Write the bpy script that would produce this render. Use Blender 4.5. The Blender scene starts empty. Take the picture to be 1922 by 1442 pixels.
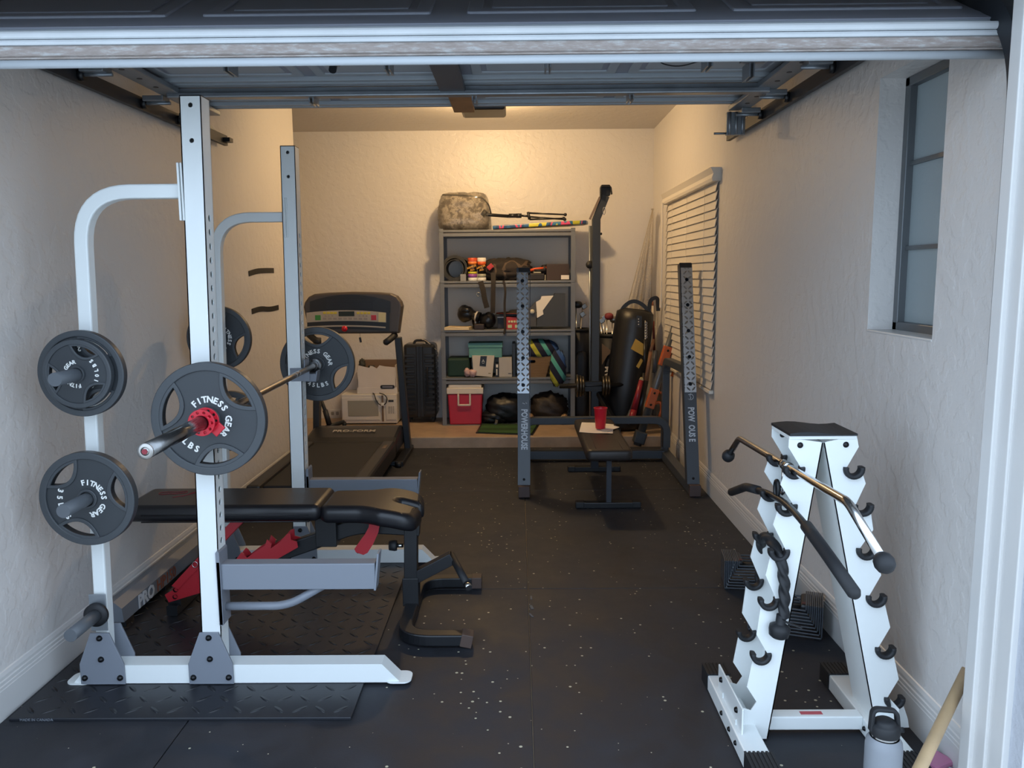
import bpy, bmesh, math, random
import numpy as np
from mathutils import Vector, Matrix, Quaternion, noise as mnoise
random.seed(7)
S = bpy.context.scene
col = S.collection
R = math.radians
# ------------------------------------------------------------------ camera, world, light, exposure
FPX = 1500.0; EYE = 1.56
PITCH, YAW, ROLL = R(7.785), R(-.449), R(.466)
cp, sp, cy, sy, cr, sr = math.cos(PITCH), math.sin(PITCH), math.cos(YAW), math.sin(YAW), math.cos(ROLL), math.sin(ROLL)
_f = Vector((sy*cp, cy*cp, -sp)); _r = Vector((cy, -sy, 0)); _d = _f.cross(_r)
_r2 = _r*cr + _d*sr; _d2 = -_r*sr + _d*cr
cam = bpy.data.objects.new('camera', bpy.data.cameras.new('camera')); col.objects.link(cam)
M = Matrix((_r2, -_d2, -_f)).transposed().to_4x4(); M.translation = Vector((0, 0, EYE))
cam.matrix_world = M
cam.data.sensor_width = 36; cam.data.lens = FPX/1922*36; cam.data.clip_start = .02; cam.data.clip_end = 300
S.camera = cam
S.view_settings.view_transform = 'Standard'; S.view_settings.look = 'None'; S.view_settings.gamma = 1
S.view_settings.use_curve_mapping = False
S.view_settings.exposure = 0.0
W = bpy.data.worlds.new('sky'); S.world = W; W.use_nodes = True
bg = W.node_tree.nodes['Background']; bg.inputs[0].default_value = (.63, .79, 1.0, 1); bg.inputs[1].default_value = 2.95

def light(name, kind, loc, energy, color, size=.1, rot=None):
    l = bpy.data.lights.new(name, kind); l.energy = energy; l.color = color
    if kind in ('POINT', 'SPOT'): l.shadow_soft_size = size
    o = bpy.data.objects.new(name, l); col.objects.link(o); o.location = loc
    if rot: o.rotation_euler = rot
    return o
WARM = (1.0, .67, .33)

def at(x, y, X=None, Y=None, Z=None):
    """point where the sight line of image position x, y meets a plane of the room"""
    d = _r2*((x-961)/FPX) + _d2*((y-721)/FPX) + _f
    if X is not None: t = X/d.x
    elif Y is not None: t = Y/d.y
    else: t = (Z-EYE)/d.z
    return Vector((0, 0, EYE)) + d*t

# ------------------------------------------------------------------ materials
def lin(h):
    h = h.lstrip('#'); o = []
    for i in (0, 2, 4):
        c = int(h[i:i+2], 16)/255
        o.append(c/12.92 if c <= .04045 else ((c+.055)/1.055)**2.4)
    return tuple(o)+(1,)
MATS = {}
class NT:
    def __init__(s, m): s.t = m.node_tree; s.n = s.t.nodes; s.l = s.t.links; s.b = s.n['Principled BSDF']
    def new(s, k, **kw):
        n = s.n.new(k)
        for a, b in kw.items(): setattr(n, a, b)
        return n
    def put(s, sock, v):
        if hasattr(v, 'links') or hasattr(v, 'is_linked'): s.l.new(v, sock)
        else: sock.default_value = v
    def math(s, op, a, b=0, clamp=False):
        n = s.new('ShaderNodeMath', operation=op); n.use_clamp = clamp
        s.put(n.inputs[0], a); s.put(n.inputs[1], b); return n.outputs[0]
    def co(s, kind='Object'): return s.new('ShaderNodeTexCoord').outputs[kind]
    def noise(s, scale, detail=4, rough=.5, v=None):
        n = s.new('ShaderNodeTexNoise'); n.inputs['Scale'].default_value = scale; n.inputs['Detail'].default_value = detail
        n.inputs['Roughness'].default_value = rough; s.l.new(v or s.co(), n.inputs['Vector']); return n.outputs['Fac']
    def ramp(s, fac, stops, interp='LINEAR'):
        n = s.new('ShaderNodeValToRGB'); n.color_ramp.interpolation = interp
        e = n.color_ramp.elements
        while len(e) < len(stops): e.new(.5)
        for i, (p, c) in enumerate(stops): e[i].position = p; e[i].color = c
        s.l.new(fac, n.inputs[0]); return n.outputs[0]
    def mix(s, f, a, b):
        n = s.new('ShaderNodeMix', data_type='RGBA'); s.put(n.inputs[0], f); s.put(n.inputs[6], a); s.put(n.inputs[7], b); return n.outputs[2]
    def bump(s, h, strength=.3, dist=.002):
        n = s.new('ShaderNodeBump'); n.inputs['Strength'].default_value = strength; n.inputs['Distance'].default_value = dist
        s.l.new(h, n.inputs['Height']); s.l.new(n.outputs[0], s.b.inputs['Normal'])
def mat(name, c='#888888', rough=.5, metal=0, bump=None, var=0, coat=0, trans=0, alpha=1, spec=None):
    if name in MATS: return MATS[name]
    m = bpy.data.materials.new(name); m.use_nodes = True; t = NT(m); MATS[name] = m
    C = lin(c) if isinstance(c, str) else c
    t.b.inputs['Base Color'].default_value = C; t.b.inputs['Roughness'].default_value = rough; t.b.inputs['Metallic'].default_value = metal
    if coat: t.b.inputs['Coat Weight'].default_value = coat
    if trans: t.b.inputs['Transmission Weight'].default_value = trans
    if alpha < 1: t.b.inputs['Alpha'].default_value = alpha
    if spec is not None: t.b.inputs['Specular IOR Level'].default_value = spec
    if var:
        f = t.noise(6, 6, .6); D = tuple(x*(1-var) for x in C[:3])+(1,); L = tuple(min(1, x*(1+var)) for x in C[:3])+(1,)
        t.l.new(t.ramp(f, [(.3, D), (.7, L)]), t.b.inputs['Base Color'])
    if bump: t.bump(t.noise(bump[0], 5), bump[1], bump[2] if len(bump) > 2 else .002)
    return m

def diamond_mask(t, s, ax=(0, 1), ka=1.7, kp=6.5):
    x = t.new('ShaderNodeSeparateXYZ'); t.l.new(t.co(), x.inputs[0])
    u = t.math('MULTIPLY', x.outputs[ax[0]], 1/s); v = t.math('MULTIPLY', x.outputs[ax[1]], 1/s)
    pu, pv = t.math('FLOOR', u), t.math('FLOOR', v)
    par = t.math('FLOORED_MODULO', t.math('ADD', pu, pv), 2)
    lx = t.math('SUBTRACT', t.math('FRACT', u), .5); ly = t.math('SUBTRACT', t.math('FRACT', v), .5)
    a = t.math('ADD', lx, ly); b = t.math('SUBTRACT', lx, ly)
    def mixf(p, q):
        return t.math('ADD', t.math('MULTIPLY', par, p), t.math('MULTIPLY', t.math('SUBTRACT', 1, par), q))
    al, pe = mixf(a, b), mixf(b, a)
    q = t.math('SUBTRACT', 1, t.math('ADD', t.math('POWER', t.math('ABSOLUTE', t.math('MULTIPLY', al, ka)), 2), t.math('POWER', t.math('ABSOLUTE', t.math('MULTIPLY', pe, kp)), 2)))
    return t.math('MAXIMUM', q, 0)

def wall_mat(name, c, bstr=.35):
    m = mat(name, c, .42); t = NT(m)
    n1 = t.noise(16, 3, .5); n2 = t.noise(70, 3)
    r = t.ramp(n1, [(.45, (0, 0, 0, 1)), (.56, (1, 1, 1, 1))])
    h = t.math('ADD', t.math('MULTIPLY', r, 1), t.math('MULTIPLY', n2, .5))
    t.bump(h, bstr, .004)
    return m
M_wall = wall_mat('wall_paint', '#d5d1cd', .3)
M_ceil = wall_mat('ceiling_paint', '#cfc9c2', .2)
M_trim = mat('trim_paint', '#cfcdca', .35, bump=(40, .1))
M_stucco = mat('stucco', '#b6b8be', .8, bump=(45, .9, .006))
M_conc = mat('concrete', '#a89a88', .75, var=.15, bump=(30, .3))
def rubber():
    m = mat('rubber_floor', '#24262c', .62); t = NT(m)
    v = t.new('ShaderNodeTexVoronoi'); v.inputs['Scale'].default_value = 28; t.l.new(t.co(), v.inputs['Vector'])
    sc = t.new('ShaderNodeSeparateColor'); t.l.new(v.outputs['Color'], sc.inputs[0])
    near = t.math('LESS_THAN', v.outputs['Distance'], t.math('MULTIPLY', sc.outputs[1], .17))
    f = t.math('MULTIPLY', near, t.math('GREATER_THAN', sc.outputs[0], .42))
    d = t.noise(3, 5, .65); base = t.ramp(d, [(.3, lin('#1c1e23')), (.7, lin('#2b2d34'))])
    t.l.new(t.mix(f, base, lin('#b9b39a')), t.b.inputs['Base Color'])
    t.l.new(t.ramp(d, [(.3, (.5, .5, .5, 1)), (.7, (.72, .72, .72, 1))]), t.b.inputs['Roughness'])
    t.bump(t.noise(180, 3), .25, .001)
    return m
M_rub = rubber()
def dia(name, c, s, ax, rough, metal, strength, dist, ka=1.7, kp=6.5):
    m = mat(name, c, rough, metal); t = NT(m); t.bump(diamond_mask(t, s, ax, ka, kp), strength, dist); return m
M_diamat = dia('rubber_tread', '#1e2026', .075, (0, 1), .42, 0, 1.0, .016)
M_diaplate = dia('tread_steel', '#aeb4ba', .036, (0, 2), .36, .8, 1, .012, 1.5, 4.2)
M_white = mat('white_powder_coat', '#dfe3e2', .38, bump=(60, .03))
M_grey = mat('grey_powder_coat', '#767b84', .42, bump=(80, .03))
M_bgrey = mat('slate_powder_coat', '#3f454d', .4)
M_black = mat('black_metal', '#15171b', .4)
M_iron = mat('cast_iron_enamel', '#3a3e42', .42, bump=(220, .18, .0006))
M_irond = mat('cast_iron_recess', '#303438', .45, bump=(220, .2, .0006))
M_leather = mat('black_vinyl', '#16161a', .36, bump=(90, .08))
M_chrome = mat('chrome', '#c9c9c9', .14, 1)
M_steel = mat('brushed_steel', '#9b948c', .28, 1, var=.2)
M_red = mat('red_coat', '#a31d28', .4)
M_redp = mat('red_plastic', '#c4182c', .3)
M_rubk = mat('black_rubber', '#17191d', .6)
M_bolt = mat('black_bolt', '#101114', .3, .4)
M_wtxt = mat('white_paint', '#e6e6e2', .5)
M_plastic = mat('black_plastic', '#1b1c1f', .38)
M_wood = mat('wood', '#a9835c', .5, var=.15)
M_paper = mat('paper', '#e8e2da', .8)
M_galv = mat('galvanised', '#8f959b', .35, .7, var=.15)

# ------------------------------------------------------------------ mesh builder
def V(*a): return Vector(a)
def frame(o, x, n):
    x = Vector(x).normalized(); n = Vector(n).normalized(); y = n.cross(x)
    m = Matrix((x, y, n)).transposed().to_4x4(); m.translation = Vector(o); return m
FACE = lambda o: frame(o, (1, 0, 0), (0, -1, 0))       # a plane facing the door opening
def _tomesh(o):
    col.objects.link(o); dg = bpy.context.evaluated_depsgraph_get()
    me = bpy.data.meshes.new_from_object(o.evaluated_get(dg)); d = o.data
    bpy.data.objects.remove(o); bpy.data.curves.remove(d); return me
_tc = {}
def text_mesh(s, size, ext=.0006, bold=0, ax='CENTER'):
    k = (s, size, ext, bold, ax)
    if k in _tc: return _tc[k]
    c = bpy.data.curves.new('t', 'FONT'); c.body = s; c.size = size; c.extrude = ext; c.offset = bold
    c.align_x = ax; c.align_y = 'CENTER'; c.resolution_u = 2
    _tc[k] = _tomesh(bpy.data.objects.new('t', c)); return _tc[k]
def flat_mesh(loops, depth, bev=0):
    """outline (first loop) with holes, extruded by depth, centred on local z = 0"""
    c = bpy.data.curves.new('f', 'CURVE'); c.dimensions = '2D'; c.fill_mode = 'BOTH'; c.extrude = max(depth/2-bev, 1e-5)
    c.bevel_depth = bev; c.bevel_resolution = 2; c.offset = -bev
    for lp in loops:
        s = c.splines.new('POLY'); s.points.add(len(lp)-1); s.use_cyclic_u = True
        for p, q in zip(s.points, lp): p.co = (q[0], q[1], 0, 1)
    return _tomesh(bpy.data.objects.new('f', c))
def circ(cx, cy_, r, n=24, a0=0): return [(cx+r*math.cos(a0+2*math.pi*i/n), cy_+r*math.sin(a0+2*math.pi*i/n)) for i in range(n)]
def rrect(w, h, r, n=5, c=(0, 0)):
    o = []
    for sx, sy_, a in ((1, 1, 0), (-1, 1, 90), (-1, -1, 180), (1, -1, 270)):
        for i in range(n+1):
            t = R(a+90*i/n); o.append((c[0]+sx*(w/2-r)+r*math.cos(t), c[1]+sy_*(h/2-r)+r*math.sin(t)))
    return o
def fillet(pts, r, n=6):
    pts = [Vector(p) for p in pts]; o = [pts[0]]
    for a, b, c in zip(pts, pts[1:], pts[2:]):
        u, v = (a-b), (c-b); k = min(r, u.length*.49, v.length*.49); u.normalize(); v.normalize()
        p, q = b+u*k, b+v*k
        for i in range(n+1):
            t = i/n; o.append(p*(1-t)**2 + b*2*t*(1-t) + q*t*t)
    o.append(pts[-1]); return o
class MB:
    def __init__(s): s.bm = bmesh.new(); s.m = 0; s.sm = []
    def _fin(s, verts, smooth):
        fs = set(f for v in verts for f in v.link_faces)
        for f in fs: f.material_index = s.m; f.smooth = smooth
    def box(s, c, sz, rot=None, bev=0, smooth=False):
        g = bmesh.ops.create_cube(s.bm, size=1); vs = g['verts']
        Mx = Matrix.Translation(c) @ (rot.to_4x4() if rot is not None else Matrix()) @ Matrix.Diagonal((*sz, 1))
        bmesh.ops.transform(s.bm, matrix=Mx, verts=vs)
        if bev:
            es = list({e for v in vs for e in v.link_edges})
            n0 = set(s.bm.verts)-set(vs)
            r_ = bmesh.ops.bevel(s.bm, geom=es, offset=min(bev, min(sz)*.45), segments=2, affect='EDGES', profile=.5)
            vs = [v for v in r_['verts']]
            fs = r_['faces']
            for f in fs: f.material_index = s.m
            for v in vs:
                for f in v.link_faces: f.material_index = s.m; f.smooth = smooth
            return s
        s._fin(vs, smooth); return s
    def b2(s, lo, hi, bev=0):
        lo, hi = Vector(lo), Vector(hi); return s.box((lo+hi)/2, [abs(a) for a in (hi-lo)], None, bev)
    def bar(s, p, q, w, h, up=(0, 0, 1), bev=0):
        p, q = Vector(p), Vector(q); d = (q-p); L = d.length; d.normalize(); up = Vector(up)
        x = d.cross(up)
        if x.length < 1e-4: x = d.cross(Vector((1, 0, 0)))
        x.normalize(); z = x.cross(d)
        return s.box((p+q)/2, (w, L, h), Matrix((x, d, z)).transposed(), bev)
    def sweep(s, pts, sec, closed=False, smooth=True, up=(0, 0, 1), scale=None, caps=True, twist=None):
        pts = [Vector(p) for p in pts]; n = len(pts); rings = []; up = Vector(up); px = None
        for i, p in enumerate(pts):
            if closed: t = pts[(i+1) % n]-pts[i-1]
            else: t = pts[min(i+1, n-1)]-pts[max(i-1, 0)]
            t.normalize()
            if px is None:
                x = t.cross(up)
                if x.length < 1e-3: x = t.cross(Vector((0, 1, 0)))
            else: x = px-t*px.dot(t)
            x.normalize(); px = x.copy(); y = x.cross(t)
            k = scale[i] if scale else 1
            if twist:
                a = twist*i; x, y = x*math.cos(a)+y*math.sin(a), y*math.cos(a)-x*math.sin(a)
            rings.append([s.bm.verts.new(p+x*(a*k)+y*(b*k)) for a, b in sec])
        m = len(sec); allv = [v for r_ in rings for v in r_]
        for i in range(n if closed else n-1):
            A, B = rings[i], rings[(i+1) % n]
            for j in range(m):
                f = s.bm.faces.new((A[j], A[(j+1) % m], B[(j+1) % m], B[j])); f.material_index = s.m; f.smooth = smooth
        if not closed and caps:
            for r_, rev in ((rings[0], True), (rings[-1], False)):
                f = s.bm.faces.new(r_ if rev else r_[::-1]); f.material_index = s.m
        return s
    def tube(s, pts, r, seg=14, closed=False, fil=0, scale=None):
        if fil: pts = fillet(pts, fil)
        return s.sweep(pts, [(r*math.cos(2*math.pi*i/seg), r*math.sin(2*math.pi*i/seg)) for i in range(seg)], closed, scale=scale)
    def rtube(s, pts, w, h, fil=0, up=(0, 0, 1), rad=.006):
        if fil: pts = fillet(pts, fil, 10)
        return s.sweep(pts, rrect(w, h, rad, 2), smooth=False, up=up)
    def cyl(s, p, q, r, r2=None, seg=24):
        r2 = r if r2 is None else r2
        return s.sweep([p, q], [(math.cos(2*math.pi*i/seg), math.sin(2*math.pi*i/seg)) for i in range(seg)], scale=[r, r2])
    def lathe(s, prof, o=(0, 0, 0), axis=(0, 0, 1), seg=32, smooth=True):
        o = Vector(o); q = Vector((0, 0, 1)).rotation_difference(Vector(axis)); rings = []
        for r_, h in prof:
            rings.append([s.bm.verts.new(o+q@Vector((r_*math.cos(2*math.pi*i/seg), r_*math.sin(2*math.pi*i/seg), h))) for i in range(seg)] if r_ > 1e-6 else [s.bm.verts.new(o+q@Vector((0, 0, h)))])
        for A, B in zip(rings, rings[1:]):
            for j in range(seg):
                k = (j+1) % seg
                if len(A) == 1 and len(B) == 1: continue
                if len(A) == 1: f = s.bm.faces.new((A[0], B[k], B[j]))
                elif len(B) == 1: f = s.bm.faces.new((A[j], A[k], B[0]))
                else: f = s.bm.faces.new((A[j], A[k], B[k], B[j]))
                f.material_index = s.m; f.smooth = smooth
        return s
    def mesh(s, me, mx=None, smooth=False):
        n = len(s.bm.verts); s.bm.from_mesh(me); s.bm.verts.ensure_lookup_table(); vs = s.bm.verts[n:]
        if mx is not None: bmesh.ops.transform(s.bm, matrix=mx, verts=vs)
        s._fin(vs, smooth); return s
    def flat(s, loops, depth, mx, bev=0, smooth=False): return s.mesh(flat_mesh(loops, depth, bev), mx, smooth)
    def text(s, body, size, mx, ext=.0006, bold=0, ax='CENTER'): return s.mesh(text_mesh(body, size, ext, bold, ax), mx)
    def prism(s, pts, dv):
        """closed solid from a ring of world points pushed by dv"""
        dv = Vector(dv); a = [s.bm.verts.new(Vector(p)) for p in pts]; b = [s.bm.verts.new(Vector(p)+dv) for p in pts]
        fs = [s.bm.faces.new(a), s.bm.faces.new(b[::-1])]
        for i in range(len(a)):
            j = (i+1) % len(a); fs.append(s.bm.faces.new((a[i], b[i], b[j], a[j])))
        for f in fs: f.material_index = s.m
        return s
    def blob(s, c, sz, e=2.4, amp=.06, fr=3, seed=0, seg=28, fn=None, wr=0):
        g = bmesh.ops.create_uvsphere(s.bm, u_segments=seg, v_segments=int(seg*.7), radius=1)
        for v in g['verts']:
            p = v.co.copy(); k = (abs(p.x)**e+abs(p.y)**e+abs(p.z)**e)**(1/e); p /= k
            q = Vector((p.x*sz[0], p.y*sz[1], p.z*sz[2]))
            n_ = mnoise.noise(p*fr+Vector((seed*3.1, seed, 0)))
            d = 1+amp*n_*2
            if wr: d += wr*mnoise.noise(p*fr*3.3+Vector((seed, 5, seed*2)))
            q *= d
            if fn: q = fn(q)
            v.co = q+Vector(c)
        s._fin(g['verts'], True); return s
    def build(s, name, mats, parent=None, local=False, auto=0, bevel=0):
        me = bpy.data.meshes.new(name)
        if parent is not None and not local:
            o_ = Vector(parent.get('_o', (0, 0, 0))) if '_o' in parent else Vector()
            bmesh.ops.translate(s.bm, verts=s.bm.verts, vec=-o_)
        bmesh.ops.recalc_face_normals(s.bm, faces=s.bm.faces)
        s.bm.to_mesh(me); s.bm.free()
        for m_ in (mats if isinstance(mats, (list, tuple)) else [mats]): me.materials.append(m_)
        o = bpy.data.objects.new(name, me); col.objects.link(o)
        if parent is not None:
            o.parent = parent
            if '_o' in parent and not local: ORG[o.name] = Vector(parent['_o']); o['_o'] = parent['_o']
        if bevel:
            b = o.modifiers.new('bevel', 'BEVEL'); b.width = bevel; b.segments = 2; b.limit_method = 'ANGLE'; b.angle_limit = R(40)
        return o
ORG = {}
def tag(o, label, cat=None, group=None, kind=None):
    if label: o['label'] = label
    if cat: o['category'] = cat
    if group: o['group'] = group
    if kind: o['kind'] = kind
    return o
def thing(name, label, cat, loc=(0, 0, 0), group=None, rot=None):
    o = bpy.data.objects.new(name, None); col.objects.link(o); o.location = loc; o.empty_display_size = .1
    if rot: o.rotation_euler = rot
    o['_o'] = list(loc)
    return tag(o, label, cat, group)
def one(mb, name, mats, label, cat, group=None, bevel=0, origin=None):
    """a thing that is a single mesh, its origin moved to its own base"""
    if origin is None:
        xs = [v.co for v in mb.bm.verts]
        origin = Vector((sum(p.x for p in xs)/len(xs), sum(p.y for p in xs)/len(xs), min(p.z for p in xs)))
    bmesh.ops.translate(mb.bm, verts=mb.bm.verts, vec=-Vector(origin))
    o = mb.build(name, mats, None, bevel=bevel); o.location = origin
    return tag(o, label, cat, group)
def struct(mb, name, mats, label=None, parent=None, bevel=0):
    o = mb.build(name, mats, parent, local=True, bevel=bevel)
    if parent is None: o['kind'] = 'structure'
    if label: o['label'] = label
    return o
def copy_tree(o, parent=None):
    c = o.copy(); col.objects.link(c); c.parent = parent
    for ch in [x for x in bpy.data.objects if x.parent == o]: copy_tree(ch, c)
    return c
# ================================================================== the room
XL, XR, YB, ZC = -1.86, 1.36, 8.17, 2.98
YF = 2.165                                   # inside face of the front wall
b = MB(); b.b2((-3.0, YF-.02, -.15), (1.6, 7.15, -.013)); b.m = 1
b.b2((-3.0, 7.15, -.15), (1.6, YB+.1, .097), bev=.008)
struct(b, 'floor', [M_conc, mat('step_floor', '#a08c78', .45, var=.2, bump=(12, .1))], 'concrete floor with a raised tan slab along the back wall')
b = MB(); b.b2((-30, -40, -.2), (30, YF-.02, -.02)); struct(b, 'floor_outside', mat('driveway', '#c9c7c2', .8, var=.1, bump=(40, .3)))
b = MB(); b.b2((-3.0, YF-.1, ZC), (1.6, YB+.1, ZC+.15)); struct(b, 'ceiling', M_ceil)
b = MB(); b.b2((XL-.12, YF-.1, 0), (XL, 6.87, ZC), bev=.01); b.b2((-3.0, 6.8, 0), (-2.7, YB, ZC)); b.b2((-3, 6.75, 0), (XL-.12, 6.87, ZC)); struct(b, 'wall_left', M_wall)
b = MB(); b.b2((-3.0, YB, 0), (1.6, YB+.12, ZC)); struct(b, 'wall_back', M_wall)
W1 = (2.63, 3.12, 1.335, 2.275); W2 = (5.85, 7.05, .9, 2.05)
b = MB()
T = .14
def rw(y0, y1, z0, z1, t=T): b.b2((XR, y0, z0), (XR+t, y1, z1))
rw(YF-.1, W1[0], 0, ZC); rw(W1[1], W2[0], 0, ZC); rw(W2[1], YB, 0, ZC)
rw(W1[0], W1[1], 0, W1[2]); rw(W1[0], W1[1], W1[3], ZC); rw(W2[0], W2[1], 0, W2[2]); rw(W2[0], W2[1], W2[3], ZC)
bmesh.ops.remove_doubles(b.bm, verts=b.bm.verts, dist=1e-5)
struct(b, 'wall_right', M_wall)
# front wall with the door opening: piers, header, stucco outside
b = MB()
b.b2((1.30, 1.93, -.02), (3.2, YF, 3.3)); b.b2((-3.8, 1.93, -.02), (-1.82, YF, 3.3)); b.b2((-3.8, 1.93, 2.325), (3.2, YF, 3.3))
struct(b, 'wall_front', M_stucco)
b = MB()
for sx in (1,):
    b.b2((1.275, 2.05, -.018), (1.30, 2.158, 2.32), bev=.003)
    b.b2((1.262, 2.10, -.018), (1.278, 2.148, 2.32), bev=.003)
    b.b2((1.283, 1.985, -.018), (1.31, 2.065, 2.32), bev=.003)
struct(b, 'trim_1', M_trim, 'white stepped wooden jamb at the right of the door opening')
b = MB(); b.b2((-1.82, 2.06, -.018), (-1.795, 2.158, 2.32), bev=.003); b.b2((-1.84, 1.985, -.018), (-1.803, 2.065, 2.32), bev=.003)
struct(b, 'trim_2', M_trim)
b = MB(); b.b2((-1.82, 2.06, 2.305), (1.30, 2.158, 2.327), bev=.003); struct(b, 'trim_3', M_trim)
# baseboards, swept profile
prof = [(0, 0), (.016, 0), (.016, .115), (.0145, .118), (.0145, .128), (.012, .131), (.012, .143), (.0085, .147), (.0085, .158), (.004, .172), (0, .175)]
def baseb(name, x, sgn, y0, y1):
    b = MB(); b.prism([(x+sgn*p[0], y0, p[1]-.01) for p in prof], (0, y1-y0, 0)); return struct(b, name, M_trim)
baseb('baseboard_left', XL, 1, YF, 6.87); baseb('baseboard_right', XR, -1, YF, 7.15)
# small frosted window in the right wall
M_glass = mat('frosted_glass', '#a3aeb0', .45, bump=(90, .3), trans=.22); 
M_alu = mat('grey_aluminium', '#6b6f72', .4, .5)
b = MB(); y0, y1, z0, z1 = W1; xg = XR+.095
b.b2((xg+.03, y0-.01, z0-.01), (xg+.035, y1+.01, z1+.01)); w1 = struct(b, 'window_1', M_glass, 'narrow frosted window set into the right wall')
b = MB()
for a in ((y0, y0+.035, z0, z1), (y1-.035, y1, z0, z1), (y0, y1, z0, z0+.035), (y0, y1, z1-.035, z1)): b.b2((xg, a[0], a[2]), (xg+.04, a[1], a[3]), bev=.004)
struct(b, 'window_frame', M_alu, None, w1)
b = MB()
for k in (1, 2): z = z0+(z1-z0)*k/3; b.b2((xg+.018, y0+.03, z-.008), (xg+.04, y1-.03, z+.008))
b.b2((xg+.018, y0+.09, z0+.03), (xg+.04, y0+.105, z1-.03)); struct(b, 'glazing_bar', M_alu, None, w1)
b = MB(); b.b2((XR-.002, y0, z0-.006), (xg+.03, y1, z0+.004), bev=.003); struct(b, 'window_sill', M_trim, None, w1)
# blind window
y0, y1, z0, z1 = W2
b = MB(); b.b2((XR+.1, y0, z0), (XR+.106, y1, z1)); w2 = struct(b, 'window_2', mat('window_pane', '#9fb0bd', .1), 'window behind the white slatted blind')
b = MB()
for a in ((y0, y0+.04, z0, z1), (y1-.04, y1, z0, z1), (y0, y1, z0, z0+.04), (y0, y1, z1-.04, z1), ((y0+y1)/2-.02, (y0+y1)/2+.02, z0, z1)): b.b2((XR+.08, a[0], a[2]), (XR+.11, a[1], a[3]))
struct(b, 'window_frame', M_trim, None, w2)
# white slatted blind hung on the wall over window 2
Mb = mat('blind_white', '#d8d2c8', .45)
t = thing('window_blind', 'white slatted blind with a moulded head rail over the window in the right wall', 'blind', (XR-.03, 6.4, .72))
b = MB(); b.prism([(XR, 5.47, 2.17), (XR-.055, 5.47, 2.17), (XR-.06, 5.47, 2.19), (XR-.05, 5.47, 2.22), (XR-.07, 5.47, 2.26), (XR, 5.47, 2.26)], (0, 1.88, 0)); b.build('head_rail', Mb, t)
b = MB(); n = 24
for i in range(n):
    z = .79+i*(2.14-.79)/(n-1); rot = Matrix.Rotation(R(-77), 3, 'Y')
    sag = .0
    b.box((XR-.016, 6.41, z), (.067, 1.80, .003), rot)
b.build('slats', Mb, t)
b = MB(); b.b2((XR-.035, 5.51, .725), (XR-.002, 7.31, .75), bev=.005); b.build('bottom_rail', Mb, t)
b = MB()
for y in (5.8, 6.4, 7.0): b.cyl((XR-.030, y, .74), (XR-.030, y, 2.18), .0015, seg=6)
b.build('ladder_cord', Mb, t)
b = MB(); b.b2((XR-.075, 7.24, 1.25), (XR-.06, 7.29, 2.18), bev=.004); b.build('end_vane', Mb, t)

# ================================================================== rubber floor tiles
xs = [-1.845, -1.18, .042, 1.345]; ys = [2.2, 3.83, 5.67, 7.14]
nm = [['front row by the left wall', 'front row between the two long seams', 'front row by the right wall'],
      ['middle row by the left wall under the bench', 'middle row centre, right of the tread mat', 'middle row by the right wall'],
      ['back row by the left wall under the treadmill', 'back row centre in front of the tan step', 'back row under the squat stand']]
for j in range(3):
    for i in range(3):
        b = MB(); g = .002; b.b2((xs[i]+g, ys[j]+g, -.013), (xs[i+1]-g, ys[j+1]-g, 0), bev=.002)
        one(b, 'rubber_tile', M_rub, 'black speckled rubber floor tile, '+nm[j][i], 'floor mat', 'black rubber floor tiles')
b = MB(); b.b2((-1.82, 2.64, 0), (-.60, 4.47, .012), bev=.003)
o = one(b, 'tread_mat', M_diamat, 'black rubber mat with raised diamond tread under the white power rack', 'floor mat')
b = MB(); b.text('MADE IN CANADA', .014, frame((-1.72, 2.6392, .006), (1, 0, 0), (0, -1, 0))); b.bm.transform(Matrix.Translation(-o.location)); q = b.build('lettering', mat('faint_print', '#70757c', .6), o, local=True)

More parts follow.
